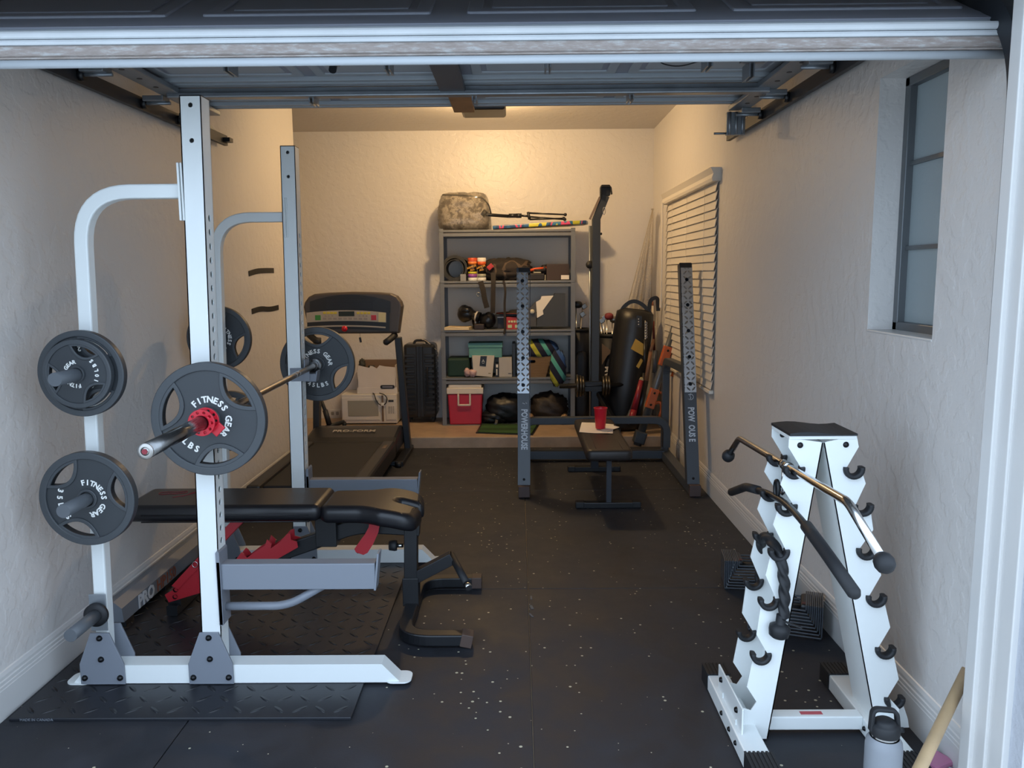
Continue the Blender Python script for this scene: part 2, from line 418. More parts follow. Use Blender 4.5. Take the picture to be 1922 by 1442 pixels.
# ================================================================== garage door (open, overhead)
M_dout = mat('door_outside', '#8b8f9a', .55, bump=(120, .05)); M_din = mat('door_inside', '#a0a7ad', .5)
dx0, dx1 = -1.72, 1.335
t = thing('garage_door', 'grey sectional garage door rolled up overhead with a weathered bottom rail', 'garage door', (-.2, 3.4, 2.4))
P0 = V(0, 2.335, 2.232); P1 = V(0, 2.84, 2.505)
lines = [(P0, P1), (V(0, 2.88, 2.462), V(0, 3.40, 2.462)), (V(0, 3.42, 2.462), V(0, 3.94, 2.462)), (V(0, 3.96, 2.462), V(0, 4.46, 2.462))]
for k, (a, c) in enumerate(lines):
    d = (c-a).normalized(); n = V(0, -d.z, d.y)    # n = outward (upper) side
    L = (c-a).length
    x0, x1 = (dx0, dx1) if k == 0 else (-1.66, 1.20)
    b = MB(); b.m = 0
    b.bar(a+n*.02+V((x0+x1)/2, 0, 0), c+n*.02+V((x0+x1)/2, 0, 0), x1-x0, .006, up=n)
    b.m = 1
    # inner ribs along the section
    for q in (.0, .10, .82, .94):
        p = a+d*(L*q); b.bar(p+V((x0+x1)/2, 0, 0)+n*.006, p+d*(L*.06)+V((x0+x1)/2, 0, 0)+n*.006, x1-x0, .022, up=n, bev=.003)
    o = b.build('door_section', [M_dout, M_din], t)
    # embossed long panels
    b = MB(); w = .66; cx0 = -.95 if k else -.93
    for i in range(4):
        cx_ = x0+ (x1-x0)*(i+.5)/4
        for side in ((1,) if k == 0 else (-1,)):
            mx = Matrix(((1, 0, 0), (0, d.y, d.z))).to_4x4() if 0 else frame(a+d*(L*.5)+n*(.0235 if side > 0 else .0165)+V(cx_, 0, 0), (1, 0, 0), n*side)
            b.flat([rrect(w, L*.62, .01, 2), rrect(w-.09, L*.62-.09, .01, 2)], .012, mx, bev=.005)
            b.flat([rrect(w-.14, L*.62-.14, .01, 2)], .008, mx, bev=.003)
    b.build('embossed_panels', M_dout if k == 0 else M_din, o)
# bottom rail and seal
M_rail = mat('bottom_rail_white', '#cfd3d6', .4, var=.06)
M_weath = mat('weathered_retainer', '#a69a94', .6, .2, bump=(60, .2)); nt = NT(M_weath)
mp = nt.new('ShaderNodeMapping'); mp.inputs['Scale'].default_value = (6, 30, 30); nt.l.new(nt.co(), mp.inputs[0])
nt.l.new(nt.ramp(nt.noise(3, 6, .7, mp.outputs[0]), [(.35, lin('#93877f')), (.52, lin('#a39892')), (.66, lin('#b9b9b8'))]), nt.b.inputs['Base Color'])
xa, xb = dx0, dx1
b = MB(); b.b2((xa, 2.285, 2.212), (xb, 2.345, 2.233), bev=.008); b.b2((xa, 2.29, 2.194), (xb, 2.345, 2.211), bev=.007); b.build('bottom_rail', M_rail, t)
b = MB(); b.b2((xa, 2.288, 2.163), (xb, 2.335, 2.193), bev=.003); b.b2((xa, 2.283, 2.157), (xb, 2.335, 2.162), bev=.002); b.b2((xa, 2.286, 2.166), (xb, 2.292, 2.169)); b.build('seal_retainer', M_weath, t)
b = MB(); b.tube([(xa, 2.295, 2.146), (xb, 2.295, 2.146)], .0115, 16); b.build('bottom_seal', mat('seal_vinyl', '#b9bfc4', .5, bump=(25, .2)), t)
# struts, stiles, hinges
b = MB(); b.b2((-1.66, 3.925, 2.405), (1.20, 3.985, 2.43), bev=.006); b.b2((-1.66, 3.945, 2.43), (1.20, 3.965, 2.45)); b.build('strut', M_galv, t)
for x0 in (-1.70, 1.14):
    b = MB(); b.b2((x0, 2.9, 2.425), (x0+.10, 4.47, 2.45), bev=.004); b.m = 1
    for i in range(9): b.cyl((x0+.05, 3.0+i*.16, 2.4249), (x0+.05, 3.0+i*.16, 2.4235), .012, seg=12)
    b.build('end_stile', [M_galv, M_black], t)
for x, y in ((-1.17, 3.42), (-.52, 3.42), (.13, 3.42), (.78, 3.42), (-.98, 4.02), (-.2, 4.02), (.55, 4.02), (1.0, 3.6)):
    b = MB(); b.b2((x-.012, y-.06, 2.385), (x-.006, y+.05, 2.45)); b.b2((x+.006, y-.06, 2.385), (x+.012, y+.05, 2.45)); b.b2((x-.05, y-.07, 2.44), (x+.05, y-.045, 2.452)); b.build('hinge', M_galv, t)
b = MB(); b.b2((-.36, 2.95, 2.42), (-.24, 3.95, 2.448), bev=.004); b.build('centre_stile', mat('dark_stile', '#4a4e55', .5), t)
b = MB(); b.b2((-.335, 3.99, 2.43), (-.225, 4.47, 2.452)); b.build('wood_block', mat('bare_wood', '#9b6f49', .6, var=.25), t)
b = MB(); b.b2((-.785, 3.44, 2.43), (-.735, 3.5, 2.452), bev=.005); b.m = 1; b.cyl((-.76, 3.47, 2.43), (-.76, 3.45, 2.405), .016); b.build('latch', [M_galv, M_black], t)
b = MB(); b.tube([(.55, 3.3, 2.44), (.57, 3.36, 2.40), (.66, 3.40, 2.39), (.78, 3.38, 2.42), (.84, 3.35, 2.44)], .0025, 6, fil=.05); b.build('loose_wire', M_black, t)
for sgn, xc in ((-1, -1.74), (1, 1.24)):
    for y in (3.44, 4.0, 4.42):
        b = MB(); b.b2((xc-.05, y-.04, 2.40), (xc+.05, y+.04, 2.425), bev=.003); b.cyl((xc-.07, y, 2.395), (xc+.07, y, 2.395), .008); b.m = 1; b.cyl((xc+sgn*.045, y, 2.395), (xc+sgn*.07, y, 2.395), .024, seg=20)
        b.build('roller', [M_galv, M_black], t)
b = MB(); b.b2((1.135, 4.47, 2.30), (1.235, 4.50, 2.42), bev=.003)
for i in range(3): b.cyl((1.15+i*.035, 4.468, 2.30), (1.15+i*.035, 4.468, 2.42), .008, seg=10)
b.cyl((1.07, 4.485, 2.31), (1.14, 4.485, 2.31), .006); b.build('corner_bracket', M_galv, t)
# tracks
for sgn, xc, lab in ((-1, -1.82, 'dark steel garage door track along the top of the left wall'), (1, 1.32, 'dark steel garage door track along the top of the right wall')):
    t2 = thing('door_track', lab, 'door track', (xc, 3.9, 2.36), 'overhead door tracks')
    b = MB()
    pth = [(2.195, 1.3), (2.195, 2.12), (2.33, 2.31), (2.55, 2.37), (2.9, 2.385), (5.15, 2.405)]
    pts = fillet([(xc, y, z) for y, z in pth], .25, 8)
    sec = [(-.012, -.03), (.022, -.03), (.022, -.026), (-.008, -.026), (-.008, .026), (.012, .026), (.012, .03), (-.012, .03)]
    if sgn > 0: sec = [(-p[0], p[1]) for p in sec[::-1]]
    b.sweep(pts, sec, smooth=False)
    b.build('rail', mat('track_steel', '#3c4046', .45, .6), t2)
    b = MB(); b.b2((xc-.02+sgn*.02, 2.9, 2.415), (xc+.02+sgn*.02, 5.05, 2.42)); b.build('angle_iron', M_black, t2)
    b = MB()
    for yy in (4.75,): b.b2((xc-.004+sgn*.02, yy, 2.40), (xc+.004+sgn*.02, yy+.035, ZC))
    b.bar((xc+sgn*.02, 4.77, 2.5), (xc-sgn*.0+sgn*.02, 5.1, 2.42), .004, .03); b.build('hanger_strap', M_galv, t2)
    if sgn < 0:
        b = MB(); b.b2((xc+.0, 5.08, 2.39), (xc+.05, 5.14, 2.415)); b.build('stop_bolt', M_black, t2)
# door opener above the door, its bulb is the room's lamp
t = thing('door_opener', 'garage door opener hanging from the ceiling behind the open door, with a warm bulb', 'door opener', (-.25, 6.25, 2.8))
b = MB(); b.b2((-.42, 6.15, 2.78), (-.08, 6.5, 2.94), bev=.02); b.build('motor_housing', M_plastic, t)
b = MB(); b.b2((-.27, 4.4, 2.86), (-.23, 6.16, 2.89)); b.build('drive_rail', M_galv, t)
b = MB(); b.lathe([(0, -.09), (.02, -.086), (.033, -.06), (.03, -.035), (.015, 0)], (-.25, 6.56, 2.92)); Mbulb = mat('warm_bulb', '#ffd9a0', .5); Mbulb.node_tree.nodes['Principled BSDF'].inputs['Emission Color'].default_value = (*WARM, 1); Mbulb.node_tree.nodes['Principled BSDF'].inputs['Emission Strength'].default_value = 8; b.build('bulb', Mbulb, t)
lamp = light('ceiling_lamp', 'POINT', (-.25, 6.60, 2.84), 95, WARM, .05)
# wall things
for (p, q, lab) in (((467, 514), (514, 508), 'short strip of black tape on the left wall, the upper one'), ((473, 585), (523, 577), 'short strip of black tape on the left wall, the lower one')):
    A, B = at(*p, X=XL+.003), at(*q, X=XL+.003); b = MB(); m_ = (A+B)/2
    pts = [A, A.lerp(B, .3)+V(0, 0, .012), A.lerp(B, .65)+V(0, 0, .008 if q[1] < 550 else -.006), B]
    b.sweep(fillet(pts, .2), [(-.001, -.019), (.001, -.019), (.001, .019), (-.001, .019)], smooth=False)
    one(b, 'wall_tape', mat('black_tape', '#1d1c1c', .6), lab, 'tape', 'strips of black tape on the left wall')
c = at(629, 776, Y=YB); t = thing('wall_outlet', 'white electrical outlet low on the back wall beside the microwave', 'outlet', c)
b = MB(); b.box(c+V(0, -.004, 0), (.12, .008, .075), bev=.003); b.build('cover_plate', M_trim, t)
b = MB()
for dx in (-.025, .025):
    b.flat([rrect(.03, .035, .008)], .003, FACE(c+V(dx, -.009, 0)))
b.build('socket', mat('socket_grey', '#8c8780', .5), t)  # socket faces in one even grey, darker than the cover plate
# ================================================================== weight plates
def arc(r, a0, a1, n): return [(r*math.cos(R(a0+(a1-a0)*i/n)), r*math.sin(R(a0+(a1-a0)*i/n))) for i in range(n+1)]
def lens(ro, ri, half, ang, n=12):
    o = arc(ro, ang-half, ang+half, n)
    p0, p1 = Vector(o[-1]), Vector(o[0]); mid = Vector((ri*math.cos(R(ang)), ri*math.sin(R(ang)))); c = mid*2-(p0+p1)/2
    for i in range(1, n): q = i/n; z = p0*(1-q)**2+c*2*q*(1-q)+p1*q*q; o.append((z.x, z.y))
    return o
def weight_plate(label, D, wt, a0, loc, group, th=.036, cup=.82):
    """plate facing local +z, then turned to face the door opening; a0 = angle of the word arc"""
    t = thing('weight_plate', label, 'weight plate', loc, group)
    Rr = D/2
    cuts = [lens(Rr*.80, Rr*.53, 26, a) for a in (a0, a0+120, a0+240)]
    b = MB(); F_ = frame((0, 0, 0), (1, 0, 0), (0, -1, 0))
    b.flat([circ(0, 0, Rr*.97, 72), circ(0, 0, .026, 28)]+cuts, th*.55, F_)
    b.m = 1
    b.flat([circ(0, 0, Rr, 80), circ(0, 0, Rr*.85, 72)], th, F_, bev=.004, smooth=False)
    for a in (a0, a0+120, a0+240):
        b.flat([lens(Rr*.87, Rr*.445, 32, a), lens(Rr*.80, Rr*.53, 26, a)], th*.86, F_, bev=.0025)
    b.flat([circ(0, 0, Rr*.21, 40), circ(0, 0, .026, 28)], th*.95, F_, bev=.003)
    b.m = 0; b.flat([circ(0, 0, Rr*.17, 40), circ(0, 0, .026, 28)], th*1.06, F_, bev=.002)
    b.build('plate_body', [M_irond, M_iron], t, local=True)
    b = MB(); b.m = 0
    sz = D*.078; rr = Rr*.345; word = 'FITNESS GEAR'; zt = -(th*.275+.0008)
    span = 178; n = len(word)-1
    for i, ch in enumerate(word):
        if ch == ' ': continue
        ang = a0+span/2-span*i/n; p = V(rr*math.cos(R(ang)), zt, rr*math.sin(R(ang)))
        tx = V(math.sin(R(ang)), 0, -math.cos(R(ang)))
        b.text(ch, sz, frame(p, tx, (0, -1, 0)), .0012, sz*.03)
    b.build('brand_lettering', M_wtxt, t, local=True); b = MB()
    n = len(wt)-1; rr = Rr*.58
    for i, ch in enumerate(wt):
        ang = a0+180+(i-n/2)*(12 if D > .35 else 15); p = V(rr*math.cos(R(ang)), zt, rr*math.sin(R(ang)))
        tx = V(-math.sin(R(ang)), 0, math.cos(R(ang)))
        b.text(ch, sz, frame(p, tx, (0, -1, 0)), .0012, sz*.03)
    b.build('weight_lettering', M_wtxt, t, local=True)
    return t
BX = -1.101; BZ = 1.068
cF = V(BX, 2.80, 1.06); cR = V(BX, 4.36, 1.083)
weight_plate('large 45 lb iron plate on the near end of the barbell, behind the red collar', .408, '45LBS', 42, cF, 'large plates on the barbell')
weight_plate('large 45 lb iron plate on the far end of the barbell', .408, '45LBS', 90, cR, 'large plates on the barbell')
p = at(167, 935, Y=2.80); weight_plate('grey 35 lb iron plate on the lower front storage peg', .345, '35LBS', 12, p, 'plates on the storage pegs')
PL = p
p = at(155, 701, Y=2.83); weight_plate('larger iron plate on the upper front peg, behind the 10 lb plate', .31, '25LBS', 300, p, 'plates on the storage pegs', th=.03)
PU = p
weight_plate('small 10 lb iron plate on the upper front storage peg', .245, '10LBS', 190, V(p.x+.004, 2.795, p.z+.003), 'plates on the storage pegs', th=.026)
PFU = at(412, 635, Y=4.30); weight_plate('grey iron plate on the upper far storage peg, behind the tall front post', .345, '35LBS', 340, PFU, 'plates on the storage pegs')
PFL = at(435, 790, Y=4.30); weight_plate('grey iron plate on the lower far storage peg, seen through the big barbell plate', .33, '25LBS', 100, PFL, 'plates on the storage pegs')

# ================================================================== barbell
t = thing('barbell', 'chromed olympic barbell racked across the white power rack', 'barbell', (BX, 3.5, BZ))
ax = (cR-cF).normalized()
def bp(y): return cF+ax*((y-cF.y)/ax.y)
b = MB(); b.tube([bp(2.87), bp(3.3), bp(3.8), bp(4.29)], .0142, 16); b.build('shaft', M_steel, t)
b = MB()
for y in (3.18, 3.24, 3.9, 3.96): b.cyl(bp(y), bp(y+.004), .0147, seg=16)
b.m = 1
b.build('knurl_ring', M_chrome, t)
for y0, y1 in ((2.30, 2.86), (4.30, 4.75)):
    b = MB(); b.cyl(bp(y0), bp(y1), .0245, seg=28)
    if y0 < 3: b.cyl(bp(2.845), bp(2.872), .036); b.cyl(bp(2.872), bp(2.90), .022)
    else: b.cyl(bp(4.29), bp(4.315), .036); b.cyl(bp(4.255), bp(4.29), .022)
    s_ = b.build('sleeve', mat('worn_chrome', '#8f8f8f', .22, 1, bump=(40, .2), var=.35), t)
    if y0 < 3:
        b = MB(); b.lathe([(.013, .0), (.0245, .0), (.0245, .006), (.013, .006)], bp(2.298), ax); b.lathe([(0, .004), (.013, .004), (.013, .010), (0, .010)], bp(2.295), ax); b.build('end_cap', mat('end_cap_steel', '#a9a6a2', .3, .9), s_)
        b = MB(); b.cyl(bp(2.2945), bp(2.2985), .009, seg=6); b.build('end_bolt', mat('end_bolt_red', '#7a1c28', .4), s_)
# red barbell collar
c0 = bp(2.735)
t = thing('barbell_collar', 'red plastic barbell collar clamped on the near sleeve against the large plate', 'barbell collar', c0)
b = MB()
for k, y in enumerate((2.725, 2.765)):
    q = bp(y); outer = circ(0, 0, .047, 40); holes = [circ(.036*math.cos(R(a)), .036*math.sin(R(a)), .005, 8) for a in range(0, 360, 36)]
    b.flat([outer, circ(0, 0, .0255, 28)]+holes, .008, FACE(q), bev=.002)
b.lathe([(.0255, 0), (.033, 0), (.033, .045), (.0255, .045)], bp(2.722), ax)
b.build('collar_ring', M_redp, t)
b = MB(); b.bar(bp(2.75)+V(.03, 0, -.045), bp(2.75)+V(.062, 0, -.012), .03, .008, up=(0, 1, 0), bev=.003); b.build('latch', M_redp, t)

# ================================================================== power rack
t = thing('power_rack', 'white steel power rack with grey gusset plates, safety arms and storage pegs', 'power rack', (-1.2, 3.5, .012))
def PLEN(k, z, P_):
    if k == 1: return .2
    q = (102, 708) if z == PU.z else ((118, 957) if z == PL.z else (132, 1195))
    return 2.88-at(*q, X=P_.x).y
def post(name, x, y, z0, z1, xt, holes):
    """square tube with adjustment holes through its right and left sides"""
    w = .076; b = MB(); H = z1-z0; lean = (xt-x)/H
    q = Matrix(((1, 0, lean, 0), (0, 1, 0, 0), (0, 0, 1, 0), (0, 0, 0, 1)))
    hs = [circ(0, z, .0125, 14) for z in holes]
    for sx in (-1, 1):
        b.flat([[(-w/2, 0), (w/2, 0), (w/2, H), (-w/2, H)]]+hs, .004, Matrix.Translation((sx*(w/2-.002), 0, 0)) @ frame((0, 0, 0), (0, 1, 0), (1, 0, 0)))
    for sy_ in (-1, 1):
        h2 = [circ(0, H-.03, .0085, 12), circ(0, H-.15, .0085, 12)] if sy_ < 0 else []
        b.flat([[(-w/2, 0), (w/2, 0), (w/2, H), (-w/2, H)]]+h2, .004, Matrix.Translation((0, sy_*(w/2-.002), 0)) @ frame((0, 0, 0), (1, 0, 0), (0, -1, 0)))
    b.bm.transform(Matrix.Translation((x, y, z0)) @ q)
    o = b.build(name, M_white, t)
    b = MB(); b.box((xt, y, z1+.001), (.0765, .0765, .006), bev=.002); b.build('post_cap', M_black, o)
    return o
for k, yf in enumerate((2.88, 4.17)):
    yc = yf+.038
    post('upright', -1.178 if k == 0 else -1.19, yc, .09, 2.185 if k == 0 else 2.215, -1.134 if k == 0 else -1.162, [z-.09 for z in np.arange(.47, 1.80, .05)])
    # storage upright, bent over to the tall post
    b = MB(); x0 = -1.605
    b.rtube([(x0, yc, .09), (x0+.045, yc, 1.865-.01*0), (-1.185, yc, 1.865)], .05, .05, fil=.22, up=(0, 1, 0))
    b.build('storage_upright', M_white, t)
    b = MB(); b.b2((-1.195, yc-.045, 1.76), (-1.187, yc+.045, 1.96), bev=.002); b.b2((-1.183, yc-.045, 1.76), (-1.177, yc+.045, 1.96), bev=.002)
    b.build('joint_plate', M_white, t)
    # floor beam with flared feet
    b = MB(); b.prism([(-1.66, yf, .088), (-.53, yf, .088), (-.46, yf, .014), (-1.72, yf, .014)], (0, .075, 0))
    for (xa, s_) in ((-1.66, -1), (-.53, 1)):
        b.flat([rrect(.10, .095, .03)], .006, Matrix.Translation((xa+s_*(.04 if s_ < 0 else .06), yf+.0375, .0155)), bev=.001)
    b.build('floor_beam', M_white, t)
    for gx in (-1.60, -1.183):
        for side in (-1, 1):
            yy = yf-.006 if side < 0 else yf+.081
            b = MB(); pts = [(-.035, .21), (.037, .21), (.085, .085), (.085, .003), (-.085, .003), (-.085, .085)]
            b.flat([pts], .008, FACE((gx, yy, .012)), bev=.0015)
            o = b.build('gusset_plate', M_grey, t)
            if side < 0 or k == 0:
                for bx_, bz in ((0, .19), (0, .105), (-.068, .03), (.068, .03)):
                    b = MB(); b.lathe([(0, -.012), (.006, -.011), (.0105, -.006), (.012, 0)], (gx+bx_, yy+side*.004, .012+bz), (0, -side, 0), 10); b.build('bolt', M_bolt, o)
    # safety spotter arm
    ya, yb_ = yf+.005, yf+.065; dz = 0 if k == 0 else -.01
    b = MB(); b.b2((-1.132, ya, .385+dz), (-.545, yb_, .487+dz), bev=.004)
    b.bar((-.548, (ya+yb_)/2, .38+dz), (-.532, (ya+yb_)/2, .525+dz), .062, .008, up=(1, 0, 0), bev=.002); b.build('safety_arm', M_grey, t)
    b = MB(); b.prism([(-1.140, ya-.012, .25), (-1.140, ya-.012, .535), (-1.132, ya-.012, .545), (-1.126, ya-.012, .535), (-1.126, ya-.012, .25)], (0, .085, 0))
    b.b2((-1.14, ya-.012, .25), (-1.125, ya+.0, .50), bev=.002)
    b.build('safety_bracket', M_grey, t)
    b = MB(); b.tube([(-1.13, yc, .308), (-.89, yc, .308), (-.74, yc, .395)], .016, 14, fil=.06); b.build('safety_brace', M_grey, t)
    # bar hook
    b = MB(); zc = BZ; 
    b.b2((-1.20-.0, yf-.006, zc-.055), (-1.098, yf+.0, zc+.015), bev=.002); b.b2((-1.127, yf-.006, zc-.06), (-1.119, yf+.082, zc+.06), bev=.002)
    b.b2((-1.12, yf+.004, zc-.06), (-1.068, yf+.07, zc-.016), bev=.004)
    b.bar((-1.072, yc, zc-.06), (-1.062, yc, zc-.004), .066, .008, up=(1, 0, 0), bev=.002)
    b.build('bar_hook', M_grey, t)
    # storage pegs
    for z, L in ((PU.z, .5), (PL.z, .46), (.30, .42)):
        xx = -1.605+.045*(z-.09)/1.77
        b = MB(); s_ = -1 if k == 0 else 1; y0 = yf if k == 0 else yf+.05
        P_ = V(PU.x, 0, PU.z) if z == PU.z else (V(PL.x, 0, PL.z) if z == PL.z else V(xx, 0, z))
        if k == 1: P_ = V(PFU.x, 0, PFU.z) if z == PU.z else (V(PFL.x, 0, PFL.z) if z == PL.z else V(xx, 0, z))
        b.cyl((P_.x, y0, P_.z), (P_.x, y0+s_*PLEN(k, z, P_), P_.z), .0235, seg=26)
        if z == .30 and k == 0: b.m = 1; b.lathe([(.024, 0), (.045, .0), (.045, .014), (.024, .016)], (P_.x, y0-.012, P_.z), (0, -1, 0)); b.m = 2; b.b2((P_.x-.032, y0-.005, P_.z-.07), (P_.x+.032, y0, P_.z+.075), bev=.002)
        b.build('storage_peg', [mat('peg_grey', '#54585d', .45), M_rubk, M_galv], t)

# ================================================================== adjustable bench
YC = 3.55
t = thing('adjustable_bench', 'black padded adjustable bench with red brackets lying inside the power rack', 'weight bench', (-1.0, YC, 0))
def pad(b, loops, th, mx, bev=.02, fn=None):
    n = len(b.bm.verts); b.flat(loops, th, mx, bev=bev, smooth=True)
    if fn:
        b.bm.verts.ensure_lookup_table()
        for v in list(b.bm.verts)[n:]: v.co = fn(v.co)
zt = .565
b = MB(); pad(b, [rrect(.88, .33, .035, c=(-1.315, YC))], .075, Matrix.Translation((0, 0, zt-.0375)), .028); b.build('back_pad', M_leather, t)
b = MB()
for dz in (-.03, .0): b.tube([(-1.66, YC-.1655, zt-.04+dz), (-.92, YC-.1655, zt-.04+dz)], .003, 6)
b.build('pad_piping', M_leather, t)
b = MB(); b.m = 0
lp = at(330, 927, Z=zt)
def curve_logo(pts): b.tube([V(lp.x+x*1.2, lp.y+y*1.6, zt+.001) for x, y in pts], .0014, 6, fil=.02)
curve_logo([(-.02, .0), (-.06, -.012), (-.07, .01), (-.04, .02), (.0, .014), (.03, .03), (.04, .01), (.0, -.005), (-.03, .0)])
curve_logo([(.01, -.04), (.05, -.02), (.06, .01), (.09, .03)]); curve_logo([(.04, -.03), (.08, .02), (.11, .045)])
b.build('logo', mat('logo_red', '#8c2733', .5), t)
# seat pad with a slot at its free end and drooping shoulders
def droop(c):
    x = c.x
    if x > -.66: c.z -= (x+.66)**2*.9
    c.z += .0
    return c
sl = [(-.885, YC-.12), (-.86, YC-.15), (-.70, YC-.155), (-.655, YC-.175), (-.61, YC-.20), (-.50, YC-.20), (-.455, YC-.17), (-.44, YC-.04), (-.47, YC-.028), (-.545, YC-.025), (-.555, YC), (-.545, YC+.025), (-.47, YC+.028), (-.44, YC+.04), (-.455, YC+.17), (-.50, YC+.20), (-.61, YC+.20), (-.655, YC+.175), (-.70, YC+.155), (-.86, YC+.15), (-.885, YC+.12)]
sf = [tuple(p[:2]) for p in fillet([V(x, y, 0) for x, y in sl]+[V(*sl[0], 0)], .02, 3)][:-1]
# subdivide in x so the shoulders can droop
b = MB(); b.flat([sf], .08, Matrix.Translation((0, 0, zt-.05)), bev=.028, smooth=True)
for xx in (-.66, -.63, -.60, -.57, -.54, -.51, -.48, -.46):
    bmesh.ops.bisect_plane(b.bm, geom=b.bm.verts[:]+b.bm.edges[:]+b.bm.faces[:], plane_co=(xx, 0, 0), plane_no=(1, 0, 0))
for v in b.bm.verts: v.co = droop(v.co)
for f in b.bm.faces: f.smooth = True
b.build('seat_pad', M_leather, t)
def p_(x, y, dy=-.05): return at(x, y, Y=YC+dy)
b = MB()
pts = [p_(788, 990, 0), p_(690, 985, 0), p_(655, 990, 0), p_(600, 1012, 0), p_(455, 1062, 0), p_(335, 1105, 0)]
b.rtube(pts, .055, .07, fil=.06); b.build('main_beam', M_black, t)
b = MB(); b.bar((-.505, YC, .05), (-.495, YC, .50), .06, .06, up=(0, 1, 0), bev=.004); b.b2((-.54, YC-.036, .045), (-.466, YC+.036, .18), bev=.003); b.build('rear_post', M_black, t)
b = MB(); b.rtube([(-.235, YC-.34, .035), (-.50, YC-.34, .035), (-.50, YC+.30, .035), (-.225, YC+.30, .035)], .06, .05, fil=.29); b.m = 1
b.box((-.225, YC-.34, .034), (.05, .066, .056), Matrix.Rotation(R(12), 3, 'Y'), .003); b.box((-.215, YC+.30, .034), (.05, .066, .056), None, .003)
b.build('rear_foot', [M_black, mat('brown_end_cap', '#4a3a33', .6)], t)
b = MB(); b.rtube([(-1.60, YC-.06, .04), (-1.60, YC+.30, .04)], .05, .05); b.b2((-1.63, YC-.03, .05), (-1.57, YC+.03, .12)); b.build('front_foot', M_black, t)
b = MB(); b.b2((-.925, YC-.06, .34), (-.83, YC+.06, .475), bev=.004); b.b2((-.92, YC-.05, .46), (-.55, YC-.03, .49), bev=.003); b.b2((-.92, YC+.03, .46), (-.55, YC+.05, .49), bev=.003)
b.m = 1; b.lathe([(0, -.01), (.01, -.007), (.012, 0)], (-.90, YC-.06, .455), (0, -1, 0), 12); b.build('hinge_bracket', [M_black, M_bolt], t)
A, B_ = at(775, 1085, Y=YC), at(850, 1046, Y=YC)
b = MB(); b.bar(A, B_, .055, .055, up=(0, 1, 0), bev=.003); b.build('handle_arm', M_black, t)
b = MB(); e1, e2 = B_+V(-.01, .03, 0), at(876, 1096, Y=YC-.16); b.cyl(e1, e2, .017); b.m = 1; b.cyl(e2, e2+(e2-e1).normalized()*.03, .015); b.build('foot_roller', [M_rubk, M_chrome], t)
k0 = p_(757, 1024, 0); b = MB(); b.cyl(k0, k0+V(-.03, 0, 0), .010); b.m = 1; b.lathe([(0, 0), (.024, 0), (.026, .01), (.022, .035), (0, .035)], k0+V(-.03, 0, 0), (-1, 0, 0), 20); b.build('adjuster_knob', [M_chrome, M_rubk], t)
# red parts, each a bent steel plate pair
def redplate(name, pix, dy=-.055, th=.006, two=.06, w=None):
    b = MB(); P_ = [p_(x, y, dy) for x, y in pix]; b.prism(P_, (0, th, 0))
    if two: b.prism([q+V(0, two, 0) for q in P_], (0, th, 0)); 
    return b
b = redplate('x', [(441, 1053), (453, 1037), (457, 1040), (463, 1048), (480, 1035), (497, 1025), (501, 1013), (510, 1021), (508, 1030), (526, 1017), (538, 1003), (545, 1001), (546, 1014), (557, 1017), (559, 1028), (548, 1034), (520, 1050), (470, 1066), (440, 1072)])
b.build('ladder_bracket', M_red, t)
b = redplate('x', [(442, 970), (461, 966), (458, 978), (334, 1107), (322, 1100)], -.062, .012, .10); b.build('support_strut', M_red, t)
b = redplate('x', [(309, 1117), (317, 1131), (420, 1100), (420, 1060), (372, 1068), (356, 1080), (330, 1104)]); b.m = 1
for q in ((329, 1108), (328, 1121)): b.lathe([(0, -.012), (.009, -.008), (.011, 0)], p_(*q, -.063), (0, -1, 0), 10)
b.build('foot_bracket', [M_red, M_bolt], t)
b = redplate('x', [(694, 976), (713, 983), (710, 1000), (700, 1022), (690, 1038), (682, 1042), (668, 1037), (665, 1031), (674, 1018), (685, 1003), (692, 990)], -.07, .008, 0); b.m = 1
b.lathe([(0, -.022), (.008, -.02), (.013, -.012), (.010, 0)], p_(697, 996, -.07), (0, -1, 0), 16); b.lathe([(0, -.008), (.007, -.006), (.008, 0)], p_(672, 1036, -.07), (0, -1, 0), 12)
b.build('seat_adjuster', [M_red, M_bolt], t)
b = MB(); b.tube([p_(366, 1060, -.07)+V(.012*math.cos(a), 0, .014*math.sin(a)) for a in [i*math.pi/6 for i in range(12)]], .002, 6, closed=True); b.build('pin_ring', M_chrome, t)

# ================================================================== long grey rail lying by the left wall
t = thing('machine_rail', 'long grey and black exercise machine rail marked PRO lying along the left baseboard', 'machine rail', (-1.80, 4.2, 0))
b = MB(); b.prism([(-1.842, 3.36, .045), (-1.842, 3.36, .128), (-1.80, 3.36, .138), (-1.763, 3.36, .108), (-1.757, 3.36, .045)], (0, 1.7, 0)); b.build('beam', mat('rail_grey', '#70757d', .45), t)
b = MB(); b.b2((-1.84, 3.39, 0), (-1.765, 3.47, .05), bev=.004); b.b2((-1.835, 4.9, 0), (-1.76, 5.0, .05), bev=.004); b.b2((-1.83, 3.8, .013), (-1.765, 4.95, .05), bev=.004); b.build('black_foot', M_black, t)
b = MB(); b.text('PRO', .085, frame((-1.7565, 3.50, .074), (0, 1, 0), (1, 0, 0)), .001, .003, 'LEFT'); b.build('lettering', mat('silver_print', '#c8ccd2', .4), t)
b = MB(); b.text('HP150', .08, frame((-1.7565, 3.69, .074), (0, 1, 0), (1, 0, 0)), .001, .0005, 'LEFT'); b.build('lettering', mat('orange_print', '#8a4a33', .5), t)
